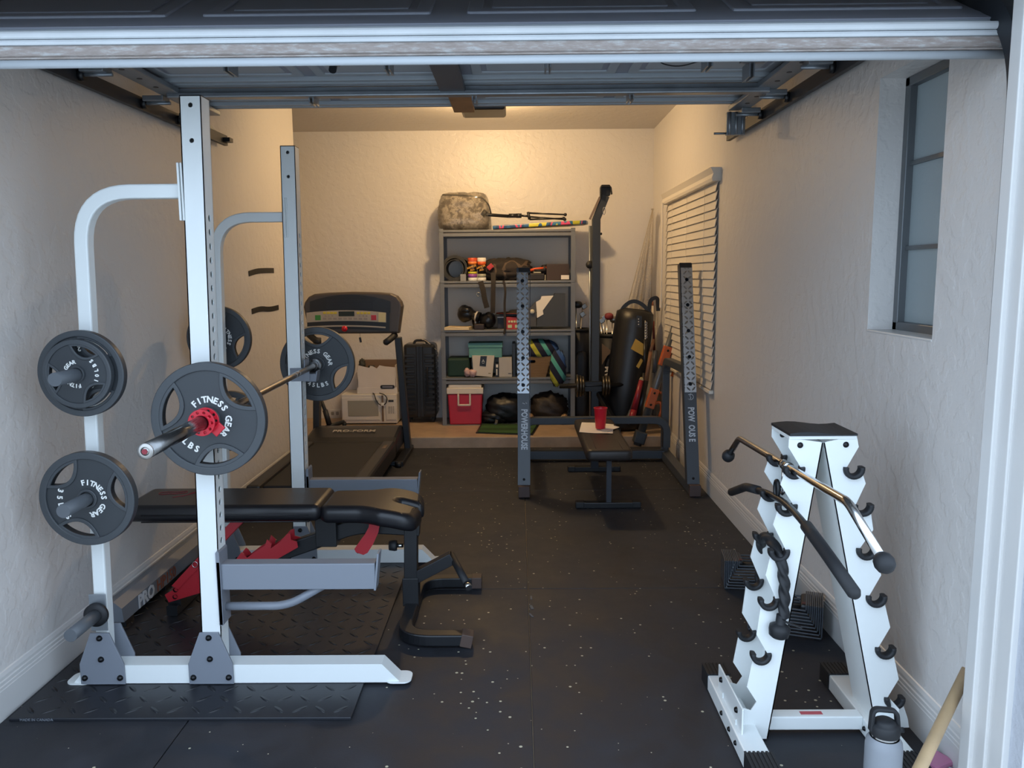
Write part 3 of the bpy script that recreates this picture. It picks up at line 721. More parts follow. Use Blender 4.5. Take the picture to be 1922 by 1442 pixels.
# ================================================================== dumbbell tree and what hangs on it
YA, YBk = 2.50, 2.67
t = thing('dumbbell_rack', 'white steel A-frame dumbbell tree with black rubber cradles and a black top', 'dumbbell rack', (1.0, 2.58, 0))
def tp(x, y): p = at(x, y, Y=YA); return (p.x, p.z)
def leg(sad, verts, start, end, sgn):
    """sad: cradle centres; verts: outer points after every cradle"""
    pts = [tp(*p) for p in start]; r = .024
    for c, v in zip(sad, verts):
        cx_, cz = tp(*c)
        for i in range(9):
            a = -math.pi*i/8 if sgn < 0 else -math.pi+math.pi*i/8
            pts.append((cx_+r*math.cos(a), cz+r*math.sin(a)))
        if v: pts.append(tp(*v))
    return pts+[tp(*p) for p in end]
LS = [(1490, 880), (1476, 950), (1462, 1035), (1443, 1127), (1428, 1229)]
LV = [(1465, 910), (1451, 985), (1437, 1080), (1420, 1192), (1402, 1290)]
Lp = leg(LS, LV, [(1545, 831), (1481, 822), (1480, 840)], [(1420, 1318), (1409, 1334), (1393, 1329), (1389, 1351), (1380, 1351), (1380, 1389), (1441, 1387)], -1)
RS = [(1602, 880), (1619, 950), (1626, 1032), (1644, 1121), (1661, 1218), (1678, 1312)]
RV = [(1625, 908), (1639, 995), (1654, 1080), (1671, 1178), (1687, 1275), (1704, 1350)]
Rp = leg(RS, RV, [(1546, 831), (1608, 817), (1612, 839)], [(1706, 1366), (1643, 1368)], 1)
for nm_, P_, inner, sads in (('left_leg', Lp, [(1545, 831), (1441, 1387)], LS), ('right_leg', Rp, [(1546, 831), (1643, 1368)], RS)):
    b = MB()
    for y in (YA, YBk): b.prism([(x, y, z) for x, z in P_], (0, .004, 0))
    a, c = tp(*inner[0]), tp(*inner[1]); s_ = .004 if nm_ == 'right_leg' else -.004
    b.prism([(a[0], YA, a[1]), (c[0], YA, c[1]), (c[0]+s_, YA, c[1]), (a[0]+s_, YA, a[1])], (0, YBk-YA, 0))
    lg = b.build(nm_, M_white, t)
    for y in (YA, YBk):
        for c in sads:
            cx_, cz = tp(*c); b = MB()
            arcp = [V(cx_+.026*math.cos(a), y+.002, cz+.026*math.sin(a)) for a in [math.pi*(.93+1.14*i/14) for i in range(15)]]
            b.sweep(arcp, rrect(.016, .034, .006, 2), up=(0, 1, 0)); b.build('rubber_cradle', M_rubk, lg)
    for q in (((1502, 836),) if nm_ == 'left_leg' else ((1588, 835),)):
        c = tp(*q)
        for y in (YA, YBk): b = MB(); b.lathe([(0, -.008), (.006, -.007), (.010, 0)], (c[0], y, c[1]), (0, 1, 0), 12); b.build('bolt', M_bolt, lg)
x0, z0 = tp(1457, 815); x1, z1 = tp(1608, 818); z0 = z1 = tp(1545, 820)[1]+.004
xa, xb = tp(1481, 822)[0], tp(1608, 818)[0]
b = MB(); b.b2((xa, YA-.003, z0-.012), (xb, YBk+.004, z0), bev=.002); b.build('top_plate', M_white, t)
b = MB(); n = 8
for i in range(n):
    u0, u1 = xa+(xb-xa)*i/n, xa+(xb-xa)*(i+1)/n; f = lambda u: z0+.008+.005*math.sin((u-xa)/(xb-xa)*6)
    b.prism([(u0, YA-.008, f(u0)), (u1, YA-.008, f(u1)), (u1, YA-.008, z0), (u0, YA-.008, z0)], (0, YBk-YA+.02, 0))
bmesh.ops.remove_doubles(b.bm, verts=b.bm.verts, dist=1e-5)
b.build('top_mat', M_rubk, t)
for nm_, xf, lab in (('foot', .745, ''), ('foot', 1.20, '')):
    b = MB(); b.b2((xf-.04, 2.33, .004), (xf+.04, 2.84, .062), bev=.004); b.m = 1
    for y0, y1 in ((2.25, 2.34), (2.83, 2.92)):
        b.b2((xf-.043, y0, 0), (xf+.043, y1, .066), bev=.003)
        for i in range(7): b.b2((xf-.043+i*.0135, y0, .065), (xf-.036+i*.0135, y1, .069))
    b.m = 2
    for y in (2.44, 2.52, 2.62): b.lathe([(0, -.008), (.006, -.006), (.009, 0)], (xf-.041, y, .034), (1, 0, 0), 10)
    b.build('foot', [M_white, M_rubk, M_bolt], t)
b = MB(); b.b2((.785, 2.535, .02), (1.16, 2.585, .068), bev=.004); b.build('cross_beam', M_white, t)
b = MB(); b.b2((.955, 2.55, .0681), (1.03, 2.57, .0685)); b.build('red_label', mat('label_red', '#b5525c', .5), t)
for xf in (.725, 1.23):
    b = MB(); b.b2((xf-.003, 2.44, .06), (xf+.003, 2.75, .15), bev=.002)
    b.m = 1
    for y in (2.5, 2.7): b.lathe([(0, -.010), (.008, -.008), (.011, 0)], (xf-.003, y, .115), (1, 0, 0), 10)
    b.build('foot_bracket', [M_white, M_bolt], t)
# chromed lat bar in the top cradles
s1 = tp(1490, 880); bx_, bz_ = s1[0], s1[1]+.012
t = thing('lat_bar', 'chromed lat pulldown bar with black ball ends resting in the top cradles', 'cable attachment', (bx_, 2.58, bz_-.02))
e1 = at(1592, 943, X=bx_-.002); e0 = at(1388, 823, X=bx_+.006)
k1 = at(1660, 1057, Y=e1.y-.17); k0 = at(1367, 856, Y=e0.y+.10)
b = MB(); b.tube([k0, e0, e1, k1], .0125, 20, fil=.025); b.build('bar', M_chrome, t)
mid = e0.lerp(e1, .53); dr = (e1-e0).normalized()
b = MB(); b.lathe([(.0126, -.03), (.017, -.03), (.017, -.008), (.014, -.006), (.014, .006), (.017, .008), (.017, .03), (.0126, .03)], mid, dr); b.cyl(mid+V(-.008, 0, -.012), mid+V(-.008, 0, -.06), .006)
b.tube([mid+V(-.008, 0, -.06)+V(0, .016*math.cos(a), -.018+.018*math.sin(a)) for a in [i*math.pi/8 for i in range(16)]], .005, 8, closed=True)
b.build('swivel', M_chrome, t)
for p, d in ((k1, (k1-e1).normalized()), (k0, (k0-e0).normalized())):
    b = MB(); b.lathe([(0, -.026), (.015, -.024), (.023, -.014), (.026, 0), (.023, .014), (.014, .023), (0, .026)], p, d); b.build('ball_end', M_rubk, t)
# black curved bar in the second cradles
s2 = tp(1476, 950); X2 = s2[0]
P_ = [at(1373, 924, X=X2), at(1400, 914, X=X2), at(1440, 925, X=X2), at(1476, 945, X=X2), at(1510, 983, X=X2), at(1545, 1030, Y=2.20), at(1603, 1113, Y=2.02)]
t = thing('curved_bar', 'black curved pulldown bar with foam grips resting in the second cradles', 'cable attachment', (X2, 2.58, s2[1]))
b = MB(); b.tube(P_, .011, 16, fil=.08); b.build('bar', M_black, t)
b = MB(); b.tube([P_[4].lerp(P_[5], .1), P_[5], P_[6]], .0185, 20, fil=.06); b.lathe([(.0185, 0), (.013, .012), (0, .016)], P_[6], (P_[6]-P_[5]).normalized()); b.build('foam_grip', M_rubk, t)
b = MB(); b.tube([P_[0], P_[1], P_[1].lerp(P_[2], .6)], .016, 20, fil=.03); b.build('foam_grip', M_rubk, t)
b = MB(); c = P_[3].lerp(P_[2], .5)+V(0, 0, .01); b.tube([c+V(0, .018*math.cos(a), .02+.028*math.sin(a)) for a in [i*math.pi/10 for i in range(20)]], .007, 10, closed=True); b.build('hanging_eye', M_black, t)
# triceps rope
s3 = tp(1462, 1035)
t = thing('triceps_rope', 'black twisted triceps rope with a rubber knob hanging from the third cradles', 'cable attachment', (s3[0], 2.55, s3[1]-.2))
rp = fillet([at(1428, 1100, Y=2.70), at(1424, 1030, Y=2.69), at(1433, 1006, Y=2.65), at(1452, 1018, Y=2.56), at(1468, 1060, Y=2.485), at(1473, 1100, Y=2.475), at(1471, 1160, Y=2.47)], .06, 8)
def resample(pts, step):
    o = [pts[0]]
    for a, c in zip(pts, pts[1:]):
        L = (c-a).length; n = max(1, int(L/step))
        for i in range(1, n+1): o.append(a.lerp(c, i/n))
    return o
rs = resample(rp, .004)
b = MB(); b.sweep(rs, [(.0165*(1+.18*math.cos(3*a))*math.cos(a), .0165*(1+.18*math.cos(3*a))*math.sin(a)) for a in [i*2*math.pi/24 for i in range(24)]], twist=.17); b.build('rope', M_rubk, t)
kp = at(1463, 1182, Y=2.47)
b = MB(); b.lathe([(0, -.028), (.022, -.027), (.031, -.02), (.034, -.0), (.033, .012), (.020, .02), (.016, .022), (.016, .05), (0, .05)], kp, (.1, 0, 1), 24); b.build('knob', M_rubk, t)
b = MB(); b.bar(kp+V(.0, -.005, .035), kp+V(.068, -.01, .01), .014, .005, bev=.002); b.build('leather_tag', M_rubk, t)

# ================================================================== adjustable dumbbells
M_db = mat('dumbbell_grey', '#3c4148', .38)
def adj(label, loc, rz):
    t = thing('adjustable_dumbbell', label, 'dumbbell', loc, 'adjustable dumbbells on the floor'); t.rotation_euler = (0, 0, rz)
    n = 9; Lx, Ly, H = .30, .17, .15
    b = MB()
    for sx in (-1, 1):
        b = MB()
        for i in range(n):
            s_ = 1-i*.055; lx = Lx*s_; z = .012+i*.0145
            b.box((sx*lx/2, 0, z+(H-z)/2+.004), (.0065, Ly, H-z), bev=.002)
        b.build('plate_stack', M_db, t, local=True)
    b = MB()
    for i in range(n):
        s_ = 1-i*.055; lx = Lx*s_; z = .012+i*.0145
        for sy_ in (-1, 1): b.box((0, sy_*(Ly/2-.006), z), (lx, .009, .008), bev=.003)
    b.build('side_rails', M_db, t, local=True)
    b = MB(); b.cyl((-.09, 0, .10), (.09, 0, .10), .017); b.build('grip', M_rubk, t, local=True)
    b = MB(); b.box((-.085, 0, .128), (.05, Ly*.82, .045), bev=.012); b.box((.085, 0, .128), (.05, Ly*.82, .045), bev=.012); b.m = 1; b.box((.085, -.05, .1507), (.04, .02, .001)); b.box((-.085, -.05, .1507), (.04, .02, .001)); b.build('core_block', [M_black, mat('faint_red', '#5a2a2c', .5)], t, local=True)
    b = MB()
    for sx in (-1, 1): b.box((sx*.135, 0, .005), (.03, Ly*.9, .01), bev=.003)
    b.build('rubber_foot', M_rubk, t, local=True)
    b = MB()
    for i in range(n): b.cyl((-.14+i*.004, Ly/2+.001, .02+i*.0145), (-.14+i*.004, -Ly/2-.004, .02+i*.0145), .003, seg=8)
    b.build('selector_pins', M_galv, t, local=True)
adj('black adjustable dumbbell on the floor left of the white dumbbell tree, farther one', at(1390, 1108, Z=0)+V(.08, .06, 0), R(-8))
adj('black adjustable dumbbell on the floor behind the white dumbbell tree by the baseboard', V(1.17, 3.36, 0), R(-20))

# ================================================================== bottle, broom, packet at the door opening
c = at(1660, 1382, Z=.245); c.z = 0; zb = .245
t = thing('water_bottle', 'grey insulated steel water bottle with a black carry lid, at the lower right', 'bottle', c)
b = MB(); b.lathe([(0, .001), (.048, .001), (.0505, .008), (.0505, zb-.03), (.048, zb-.012), (.040, zb)], c, seg=48); b.build('bottle_body', mat('bottle_grey', '#868a90', .45, bump=(300, .05)), t)
b = MB(); b.lathe([(.037, zb), (.037, zb+.009)], c, seg=48); b.build('steel_collar', M_chrome, t)
b = MB(); b.lathe([(.040, zb+.008), (.041, zb+.012), (.041, zb+.034), (.036, zb+.040), (.030, zb+.042), (.029, zb+.046), (.02, zb+.052), (0, zb+.053)], c, seg=48)
b.rtube([c+V(-.040, 0, zb+.02), c+V(-.037, 0, zb+.084), c+V(.030, .0, zb+.078), c+V(.038, 0, zb+.015)], .012, .02, fil=.018, up=(0, 1, 0), rad=.004)
b.cyl(c+V(.036, 0, zb+.018), c+V(.053, 0, zb+.018), .008); b.build('lid', M_rubk, t)
A = at(1722, 1452, Y=1.93); B_ = at(1800, 1290, Y=2.25); d = (B_-A).normalized()
lo = A-d*((A.z-.0)/d.z) if d.z > 0 else A
b = MB(); top = B_+d*.17
b.tube([lo+d*.03, A, B_, top], .0165, 20)
one(b, 'broom_handle', mat('handle_wood', '#a98f6c', .5, var=.12, bump=(60, .1)), 'pale round wooden broom handle leaning behind the right door jamb', 'broom')
b = MB(); p = at(1750, 1437, Z=.01); b.box(p+V(0, -.02, .02), (.09, .07, .035), Matrix.Rotation(R(25), 3, 'Z'), .008)
one(b, 'pink_packet', mat('pink_film', '#c07a9c', .35), 'pink wrapped packet on the floor beside the broom handle', 'packet')
b = MB(); p = at(1785, 1440, Z=.01); b.tube([p+V(.06*math.cos(a)*.6, .03*math.sin(a)-.02, .02) for a in [i*math.pi/8 for i in range(16)]], .006, 8, closed=True); b.blob(p+V(0, -.02, .012), (.03, .014, .012), seg=12)
one(b, 'clear_wrapper', mat('clear_plastic', '#dfe6ec', .15, trans=.6), 'crumpled clear plastic wrapper by the right door jamb', 'wrapper')
b = MB()
for i, (x, y) in enumerate(((997, 1122), (998, 1140), (997, 1155))): b.box(at(x, y, Z=.002), (.008+.004*(i % 2), .04, .002), Matrix.Rotation(.2*i, 3, 'Z'))
one(b, 'tape_scrap', mat('scrap_grey', '#5c5f62', .7), 'small grey scrap of tape stuck on the seam between the rubber tiles', 'scrap')

# ================================================================== squat stand
t = thing('squat_stand', 'dark slate squat stand with steel tread plate uprights in front of the tan step', 'squat stand', (.63, 6.1, 0))
for k, (xb_, xt_) in enumerate(((.036, .052), (1.238, 1.232))):
    bot, top = V(xb_, 5.56, .07), V(xt_, 5.97, 1.60 if k == 0 else 1.625)
    d = (top-bot).normalized(); L = (top-bot).length; n = V(1, 0, 0).cross(d) ; n = -n if n.y > 0 else n
    o_ = bot
    up_ = MB(); w, dp = .084, .07
    # hollow tube with real holes through the front plate
    mxf = lambda off: frame(o_+n*off, (1, 0, 0), n)
    zf = lambda z: (z-bot.z)/d.z
    hz = [at(977, y, Y=5.9).z for y in (530, 577, 624, 671, 719)]
    hs = [circ(0, zf(z), .0135, 20) for z in hz]
    up_.flat([[(-w/2, 0), (w/2, 0), (w/2, L), (-w/2, L)]]+hs, .004, mxf(dp/2))
    up_.flat([[(-w/2, 0), (w/2, 0), (w/2, L), (-w/2, L)]], .004, mxf(-dp/2))
    for sx in (-1, 1): up_.bar(bot+V(sx*w/2, 0, 0), top+V(sx*w/2, 0, 0), .004, dp, up=n)
    up = up_.build('upright', M_bgrey, t)
    z0 = zf(at(977, 739, Y=5.75).z); b = MB(); b.flat([[(-w/2, z0), (w/2, z0), (w/2, L-.035), (-w/2, L-.035)]]+hs, .003, mxf(dp/2+.004)); b.build('tread_plate', M_diaplate, up)
    b = MB(); b.bar(top-d*.035, top+d*.004, w+.004, dp+.008, up=n, bev=.004); b.build('end_cap', M_plastic, up)
    body = 'POWERHOUSE' if k == 0 else 'POW  OUS E'
    zc = zf(at(980, 806 if k == 0 else 799, Y=5.68).z)
    b = MB(); b.text(body, .062, frame(o_+n*(dp/2+.003)+d*zc, -d, n) @ Matrix.Diagonal((.70, 1, 1, 1)), .0008, .0022); b.build('lettering', mat('faded_white', '#c5cbd2' if k == 0 else '#9aa2aa', .6), up)
    b = MB(); zl = zf(at(980, 759 if k == 0 else 750, Y=5.68).z); lc = o_+n*(dp/2+.003)+d*zl
    if k == 1:
        b.tube([lc+V(.022*math.cos(a), 0, 0)+d*(.020*math.sin(a)) for a in [R(-150+i*20) for i in range(15)]], .0022, 6); b.tube([lc+V(-.002, 0, 0)-d*.02, lc+V(.004, 0, 0), lc+V(-.004, 0, 0)+d*.004, lc+V(.006, 0, 0)+d*.03], .0026, 6)
    else:
        b.tube([lc+V(-.012, 0, 0), lc+V(.006, 0, 0)-d*.008], .003, 6); b.tube([lc+V(.010, 0, 0)+d*.006, lc+V(.020, 0, 0)-d*.006], .003, 6)
    b.build('logo', mat('faded_white', '#c5cbd2', .6), up)
    b = MB(); b.bar((xb_, 5.48, .045), (xb_, 6.68, .045), .075, .07, bev=.004); b.m = 1; b.b2((xb_-.04, 5.46, .005), (xb_+.04, 5.50, .085), bev=.004); b.m = 2
    b.lathe([(0, -.008), (.008, -.006), (.01, 0)], bot+n*(dp/2)+d*.04, -n, 10)
    b.build('floor_tube', [M_bgrey, mat('brown_cap', '#4b3b37', .6), M_bolt], t)
    b = MB(); b.rtube([(xb_, 6.66, .05), (xb_, 6.66, .84), (xb_, 5.86, .86)], .06, .06, fil=.14, up=(1, 0, 0)); b.build('side_arch', M_bgrey, t)
b = MB(); b.bar((.06, 6.60, .055), (1.22, 6.60, .055), .07, .07, bev=.004); b.build('rear_floor_tube', M_bgrey, t)
b = MB(); b.rtube([(.036, 6.58, .12), (.036, 6.58, .35), (1.236, 6.58, .35), (1.236, 6.58, .12)], .06, .07, fil=.2, up=(0, 1, 0)); b.build('high_cross_tube', M_bgrey, t)

# ================================================================== flat bench, papers and cup
t = thing('flat_bench', 'narrow flat bench with a worn dark vinyl pad, a red cup standing on it', 'weight bench', (.585, 5.6, 0))
ZB = .44
b = MB(); b.flat([rrect(.30, 1.14, .04, c=(.585, 5.59))], .075, Matrix.Translation((0, 0, ZB-.0375)), bev=.022, smooth=True); b.build('pad', mat('worn_vinyl', '#26201e', .45, var=.2), t)
b = MB()
for x in (.50, .67): b.tube([(x, 5.06, ZB+.0002), (x, 6.12, ZB+.0002)], .0016, 6)
b.build('seam', M_leather, t)
b = MB(); b.b2((.565, 5.2, ZB-.115), (.605, 6.15, ZB-.075), bev=.003); b.build('spine', M_black, t)
for y, w_, hw in ((5.235, .034, .19), (6.24, .06, .18)):
    b = MB(); b.bar((.603, y, .03), (.60, y-(.03 if y < 6 else .12), ZB-.08), w_, w_, up=(0, 1, 0), bev=.003); b.build('leg', mat('bench_leg_grey', '#3b3f46', .4), t)
    b = MB(); b.b2((.60-hw, y-.03, .0), (.60+hw, y+.03, .04), bev=.005); b.m = 1
    for sx in (-1, 1): b.b2((.60+sx*hw-.03, y-.034, 0), (.60+sx*hw+.03, y+.034, .045), bev=.008)
    b.build('foot', [M_black, M_rubk], t)
def sheet(name, px, lab, z, curl=.004):
    P_ = [at(x, y, Z=z) for x, y in px]; b = MB(); n = 6
    for i in range(n):
        for j in range(n):
            q = []
            for (u, v) in ((i, j), (i+1, j), (i+1, j+1), (i, j+1)):
                u, v = u/n, v/n; p = P_[0].lerp(P_[1], u).lerp(P_[3].lerp(P_[2], u), v); q.append(p+V(0, 0, curl*math.sin(3*u+v*2)**2))
            b.prism(q, (0, 0, .0006))
    bmesh.ops.remove_doubles(b.bm, verts=b.bm.verts, dist=1e-5)
    return one(b, name, M_paper, lab, 'paper', 'papers on the flat bench')
sheet('paper_sheet', [(1092, 793), (1152, 797), (1150, 815), (1087, 812)], 'white paper sheet under the red cup on the flat bench, with a small dark print', ZB+.002)
sheet('paper_sheet', [(1130, 795), (1163, 802), (1140, 811), (1128, 808)], 'small pale paper corner sticking out to the right of the cup', ZB+.009, .002)
c = at(1127, 804, Z=ZB+.012)
t = thing('plastic_cup', 'tall red plastic cup standing on papers on the flat bench', 'cup', c)
b = MB(); b.lathe([(0, 0), (.034, 0), (.036, .004), (.047, .145), (.0485, .15), (.0465, .15), (.0455, .145), (.034, .006), (0, .006)], c, seg=40); b.build('cup_body', M_redp, t)
b = MB(); b.lathe([(.0478, .144), (.0505, .147), (.0505, .152), (.046, .152)], c, seg=40); b.build('rim', M_redp, t)
# ================================================================== treadmill
t = thing('treadmill', 'black folding treadmill with a silver button console standing by the left wall', 'treadmill', (-1.4, 6.4, 0))
zt = .19
hbl, hbr = at(612, 801, Y=7.08), at(738, 801, Y=7.08); ztop = hbr.z
def mid_(a, b_, k): return a.lerp(b_, k)
xl, xr = -1.80, -1.02
b = MB()
prof_h = [(6.50, .18), (6.60, .215), (6.85, .25), (7.0, .24), (7.09, .18), (7.09, .07), (6.50, .07)]
b.prism([(xl, y, z) for y, z in prof_h], (xr-xl, 0, 0)); b.build('motor_hood', M_plastic, t, bevel=.03)
b = MB(); b.b2((xl+.10, 5.15, .10), (xr-.11, 6.52, .185), bev=.01); b.build('belt', mat('treadmill_belt', '#1a1b1f', .7), t)
for x0, x1, ang in ((xl, xl+.10, 0), (xr-.11, xr, 0)):
    b = MB(); b.b2((x0, 5.10, .06), (x1, 6.52, .20), bev=.02)
    b.build('side_rail', M_plastic, t)
b = MB(); b.box((xr-.02, 6.12, .165), (.012, .09, .05), bev=.006); b.build('yellow_sticker', mat('sticker_yellow', '#c9b23a', .5), t)
b = MB(); b.box((xr-.055, 6.28, .2005), (.03, .12, .001)); b.build('small_label', mat('label_tan', '#6d5a49', .5), t)
b = MB(); b.text('PRO-FORM', .075, frame((-1.41, 6.73, .2435), (1, 0, 0), (0, -.13, 1)), .001, .001); b.build('lettering', mat('silver_print2', '#b9b2a6', .4), t)
Mtr = mat('treadmill_mast', '#2b2f36', .4)
for x0, x1 in ((-1.80, -1.745), (-.985, -1.04)):
    b = MB(); b.bar((x0, 6.98, .02), (x1, 6.93, 1.03), .055, .09, up=(0, 1, 0), bev=.008); b.build('mast', Mtr, t)
    b = MB(); b.b2((x0-.035, 6.42, .0), (x0+.035, 7.09, .045), bev=.008); b.m = 1; b.cyl((x0-.02, 6.40, .022), (x0+.02, 6.40, .022), .022); b.build('floor_foot', [M_plastic, M_rubk], t)
b = MB(); b.b2((-1.80, 6.44, .005), (-.985, 6.49, .04), bev=.003); b.build('foot_cross_bar', Mtr, t)
# console
YK = 6.86
def kp_(x, y): p = at(x, y, Y=YK); return (p.x, p.z)
R_ = [(748, 626), (755, 575), (752, 566), (744, 556), (733, 551), (710, 549), (661, 548)]
cx0 = kp_(661, 548)[0]
half = [kp_(*p) for p in R_]; outl = half+[(2*cx0-x, z) for x, z in half[::-1][1:]]
b = MB(); b.flat([outl], .13, frame((0, YK+.065, 0), (1, 0, 0), (0, -1, 0)), bev=.02, smooth=False); con = b.build('console', mat('console_brown_grey', '#4c443f', .45), t)
def arch(l, r, tl, tm, bl, bm_, n=10):
    o = []
    for i in range(n+1):
        u = i/n; o.append(kp_(l+(r-l)*u, tl+(tm-tl)*(1-(2*u-1)**2)))
    for i in range(n+1):
        u = 1-i/n; o.append(kp_(l+(r-l)*u, bl+(bm_-bl)*(1-(2*u-1)**2)))
    return o
FK = lambda dy: frame((0, YK-dy, 0), (1, 0, 0), (0, -1, 0))
b = MB(); b.flat([arch(582, 733, 566, 553, 587, 582)], .01, FK(.004)); b.build('upper_shell', M_plastic, con)
b = MB(); b.flat([arch(577, 731, 585, 581, 622, 618)], .01, FK(.003)); b.build('lower_shell', M_plastic, con)
b = MB(); b.flat([arch(576, 725, 587, 582.5, 605.5, 602.5)], .008, FK(.010)); pan = b.build('button_panel', mat('panel_silver', '#b9ab97', .4), con)
b = MB(); b.flat([arch(572, 724, 613.5, 610.5, 616, 613)], .004, FK(.010)); b.build('silver_trim', mat('panel_silver', '#b9ab97', .4), con)
def kb(name, m_, x0, y0, x1, y1, dy=.016):
    a, c = kp_(x0, y0), kp_(x1, y1); b = MB(); b.b2((a[0], YK-dy, c[1]), (c[0], YK-dy+.006, a[1]), bev=.0015); return b.build(name, m_, con)
kb('start_button', mat('button_green', '#3f8a3a', .4), 592, 591.5, 603, 601)
kb('stop_button', mat('button_red', '#c02d3c', .4), 697, 591.5, 707, 601)
kb('display', mat('lcd_dark', '#26302c', .15), 636, 584.5, 666, 593.5)
My = mat('button_yellow', '#d9c23c', .4)
for x in (607, 614, 620.5, 627): kb('button', My, x, 585.5, x+6, 589.5)
for x in (670, 677, 683.5, 690): kb('button', My, x, 585.8, x+5.5, 589.8)
Mbt = mat('button_tan', '#a3968a', .5)
for i in range(9): kb('button', Mbt, 607+i*9.6, 596, 614+i*9.6, 600)
for x in (610, 616, 623, 674, 681, 687): kb('button', Mbt, x, 591.5, x+4, 594)
b = MB(); b.flat([arch(711, 724, 587, 587, 604.5, 604.5)], .002, FK(.016)); b.build('yellow_label', mat('label_cream', '#dccb96', .5), con)
b = MB()
for i in range(8):
    a = kp_(613, 563.5+i*2.2); c = kp_(701, 563.5+i*2.2); b.b2((a[0], YK-.013, a[1]-.002), (c[0], YK-.008, a[1]+.002))
b.build('speaker_grille', mat('grille_dark', '#23242c', .4), con)
b = MB(); c = kp_(647, 617); b.lathe([(0, -.02), (.018, -.017), (.026, 0)], (c[0], YK-.01, c[1]), (0, 1, 0), 20); b.build('safety_key', M_redp, con)
c = kp_(676, 625); b = MB(); b.cyl((c[0], YK-.01, c[1]), (c[0], YK-.01, c[1]-.04), .0015, seg=6); b.box((c[0]+.002, YK-.01, c[1]-.06), (.018, .012, .045), Matrix.Rotation(R(-10), 3, 'Y'), .003); b.build('key_clip', M_black, con)
for sgn, px in ((1, 742), (-1, 2*661-742)):
    a = at(px, 628, Y=6.9); c = at(px-sgn*18, 643, Y=6.80); b = MB(); b.tube([a, a.lerp(c, .5)+V(0, 0, -.005), c], .028, 14, fil=.03); b.lathe([(.028, 0), (.018, .014), (0, .018)], c, (c-a).normalized(), 14); b.build('hand_grip', M_rubk, t)

# ================================================================== things on the step, left of the shelf
ZS = .097
def pb(x0, y0, x1, y1, Y):  # a screen-aligned rectangle of a front face -> world corners
    a, c = at(x0, y0, Y=Y), at(x1, y1, Y=Y); return a.x, c.x, c.z, a.z
Ym = 7.80
xa, xb, _, zt_ = pb(640, 741, 746, 795, Ym)
t = thing('microwave', 'white microwave oven strapped with brown tape on the step behind the treadmill', 'microwave', ((xa+xb)/2, Ym+.15, ZS))
b = MB(); b.b2((xa, Ym, ZS+.012), (xb, Ym+.34, zt_), bev=.006); b.build('case', mat('microwave_white', '#d3cec6', .4), t)
def mf(name, m_, x0, y0, x1, y1, dy=.004, bev=.002):
    a, c = at(x0, y0, Y=Ym), at(x1, y1, Y=Ym); b = MB(); b.b2((a.x, Ym-dy, c.z), (c.x, Ym-dy+.008, a.z), bev=bev); return b.build(name, m_, t)
mf('door', mat('microwave_white', '#d3cec6', .4), 642, 747, 713, 788, .008)
mf('door_glass', mat('microwave_glass', '#99968c', .15), 653, 752, 711, 781, .011)
mf('keypad', mat('keypad_white', '#cfcac2', .5), 724, 748, 744, 788, .008)
mf('display', M_black, 729, 751, 739, 754, .012)
mf('brown_tape', mat('parcel_tape', '#75604d', .35), 716, 742, 721, 791, .0105)
for i in range(4):
    for j in range(3): mf('key', mat('key_grey', '#8d8a84', .5), 729.5+j*4, 763+i*3.6, 732+j*4, 765+i*3.6, .011, 0)
for x in (xa+.03, xb-.03): b = MB(); b.cyl((x, Ym+.03, ZS), (x, Ym+.03, ZS+.014), .012); b.build('foot', M_rubk, t)
zmw = zt_
b = MB(); P_ = [at(x, y, Y=Ym-.02) for x, y in ((702, 739), (706, 752), (711, 759), (718, 762), (725, 757), (727, 748), (722, 741), (712, 738))]
P_ = [at(700, 738, Y=Ym+.03)+V(0, 0, 0)]+P_
b.tube(P_, .005, 8, fil=.02); b.m = 1; c = at(718, 759, Y=Ym-.025); b.box(c, (.028, .02, .028), bev=.003)
b.build('power_cord', [M_black, M_wtxt], t)
Yb = 7.84
xa, xb, z0, z1 = pb(670, 688, 744, 738, Yb); z0 = zmw
t = thing('file_box', 'white cardboard file box with a torn rim on top of the microwave', 'box', ((xa+xb)/2, Yb+.13, z0))
Mcb = mat('white_cardboard', '#d6cec6', .7, var=.04)
b = MB(); th = .006; dpt = .26
fr = [V(xa-.008, Yb, z0+.002), V(xb+.01, Yb, z0+.002)] + [at(x, y, Y=Yb) for x, y in ((743, 690), (722, 688), (712, 686), (707, 692), (700, 688), (695, 687), (693, 691), (672, 686))]
b.prism(fr, (0, th, 0)); b.b2((xa, Yb, z0+.001), (xb, Yb+dpt, z0+.008)); b.b2((xa, Yb, z0+.001), (xa+th, Yb+dpt, z1+.02)); b.b2((xb-th, Yb, z0+.001), (xb, Yb+dpt, z1+.01)); b.m = 1; b.b2((xa, Yb+dpt-th, z0+.001), (xb, Yb+dpt, z1+.04)); b.build('box_body', [Mcb, mat('brown_cardboard', '#7a6350', .8)], t)
b = MB(); a = at(669, 728, Y=Yb); b.b2((xa-.006, Yb-.006, z0+.002), (xb+.008, Yb, a.z), bev=.001); b.build('lower_band', Mcb, t)
a, c = at(714, 723, Y=Yb), at(741, 729.5, Y=Yb); b = MB(); b.flat([rrect(c.x-a.x, a.z-c.z, .015, 6, ((a.x+c.x)/2, (a.z+c.z)/2))], .003, frame((0, Yb-.008, 0), (1, 0, 0), (0, -1, 0))); b.m = 1; b.b2((a.x+.02, Yb-.0105, (a.z+c.z)/2-.006), (c.x-.02, Yb-.009, (a.z+c.z)/2+.006)); b.build('oval_label', [M_black, mat('label_grey', '#8f8c98', .5)], t)
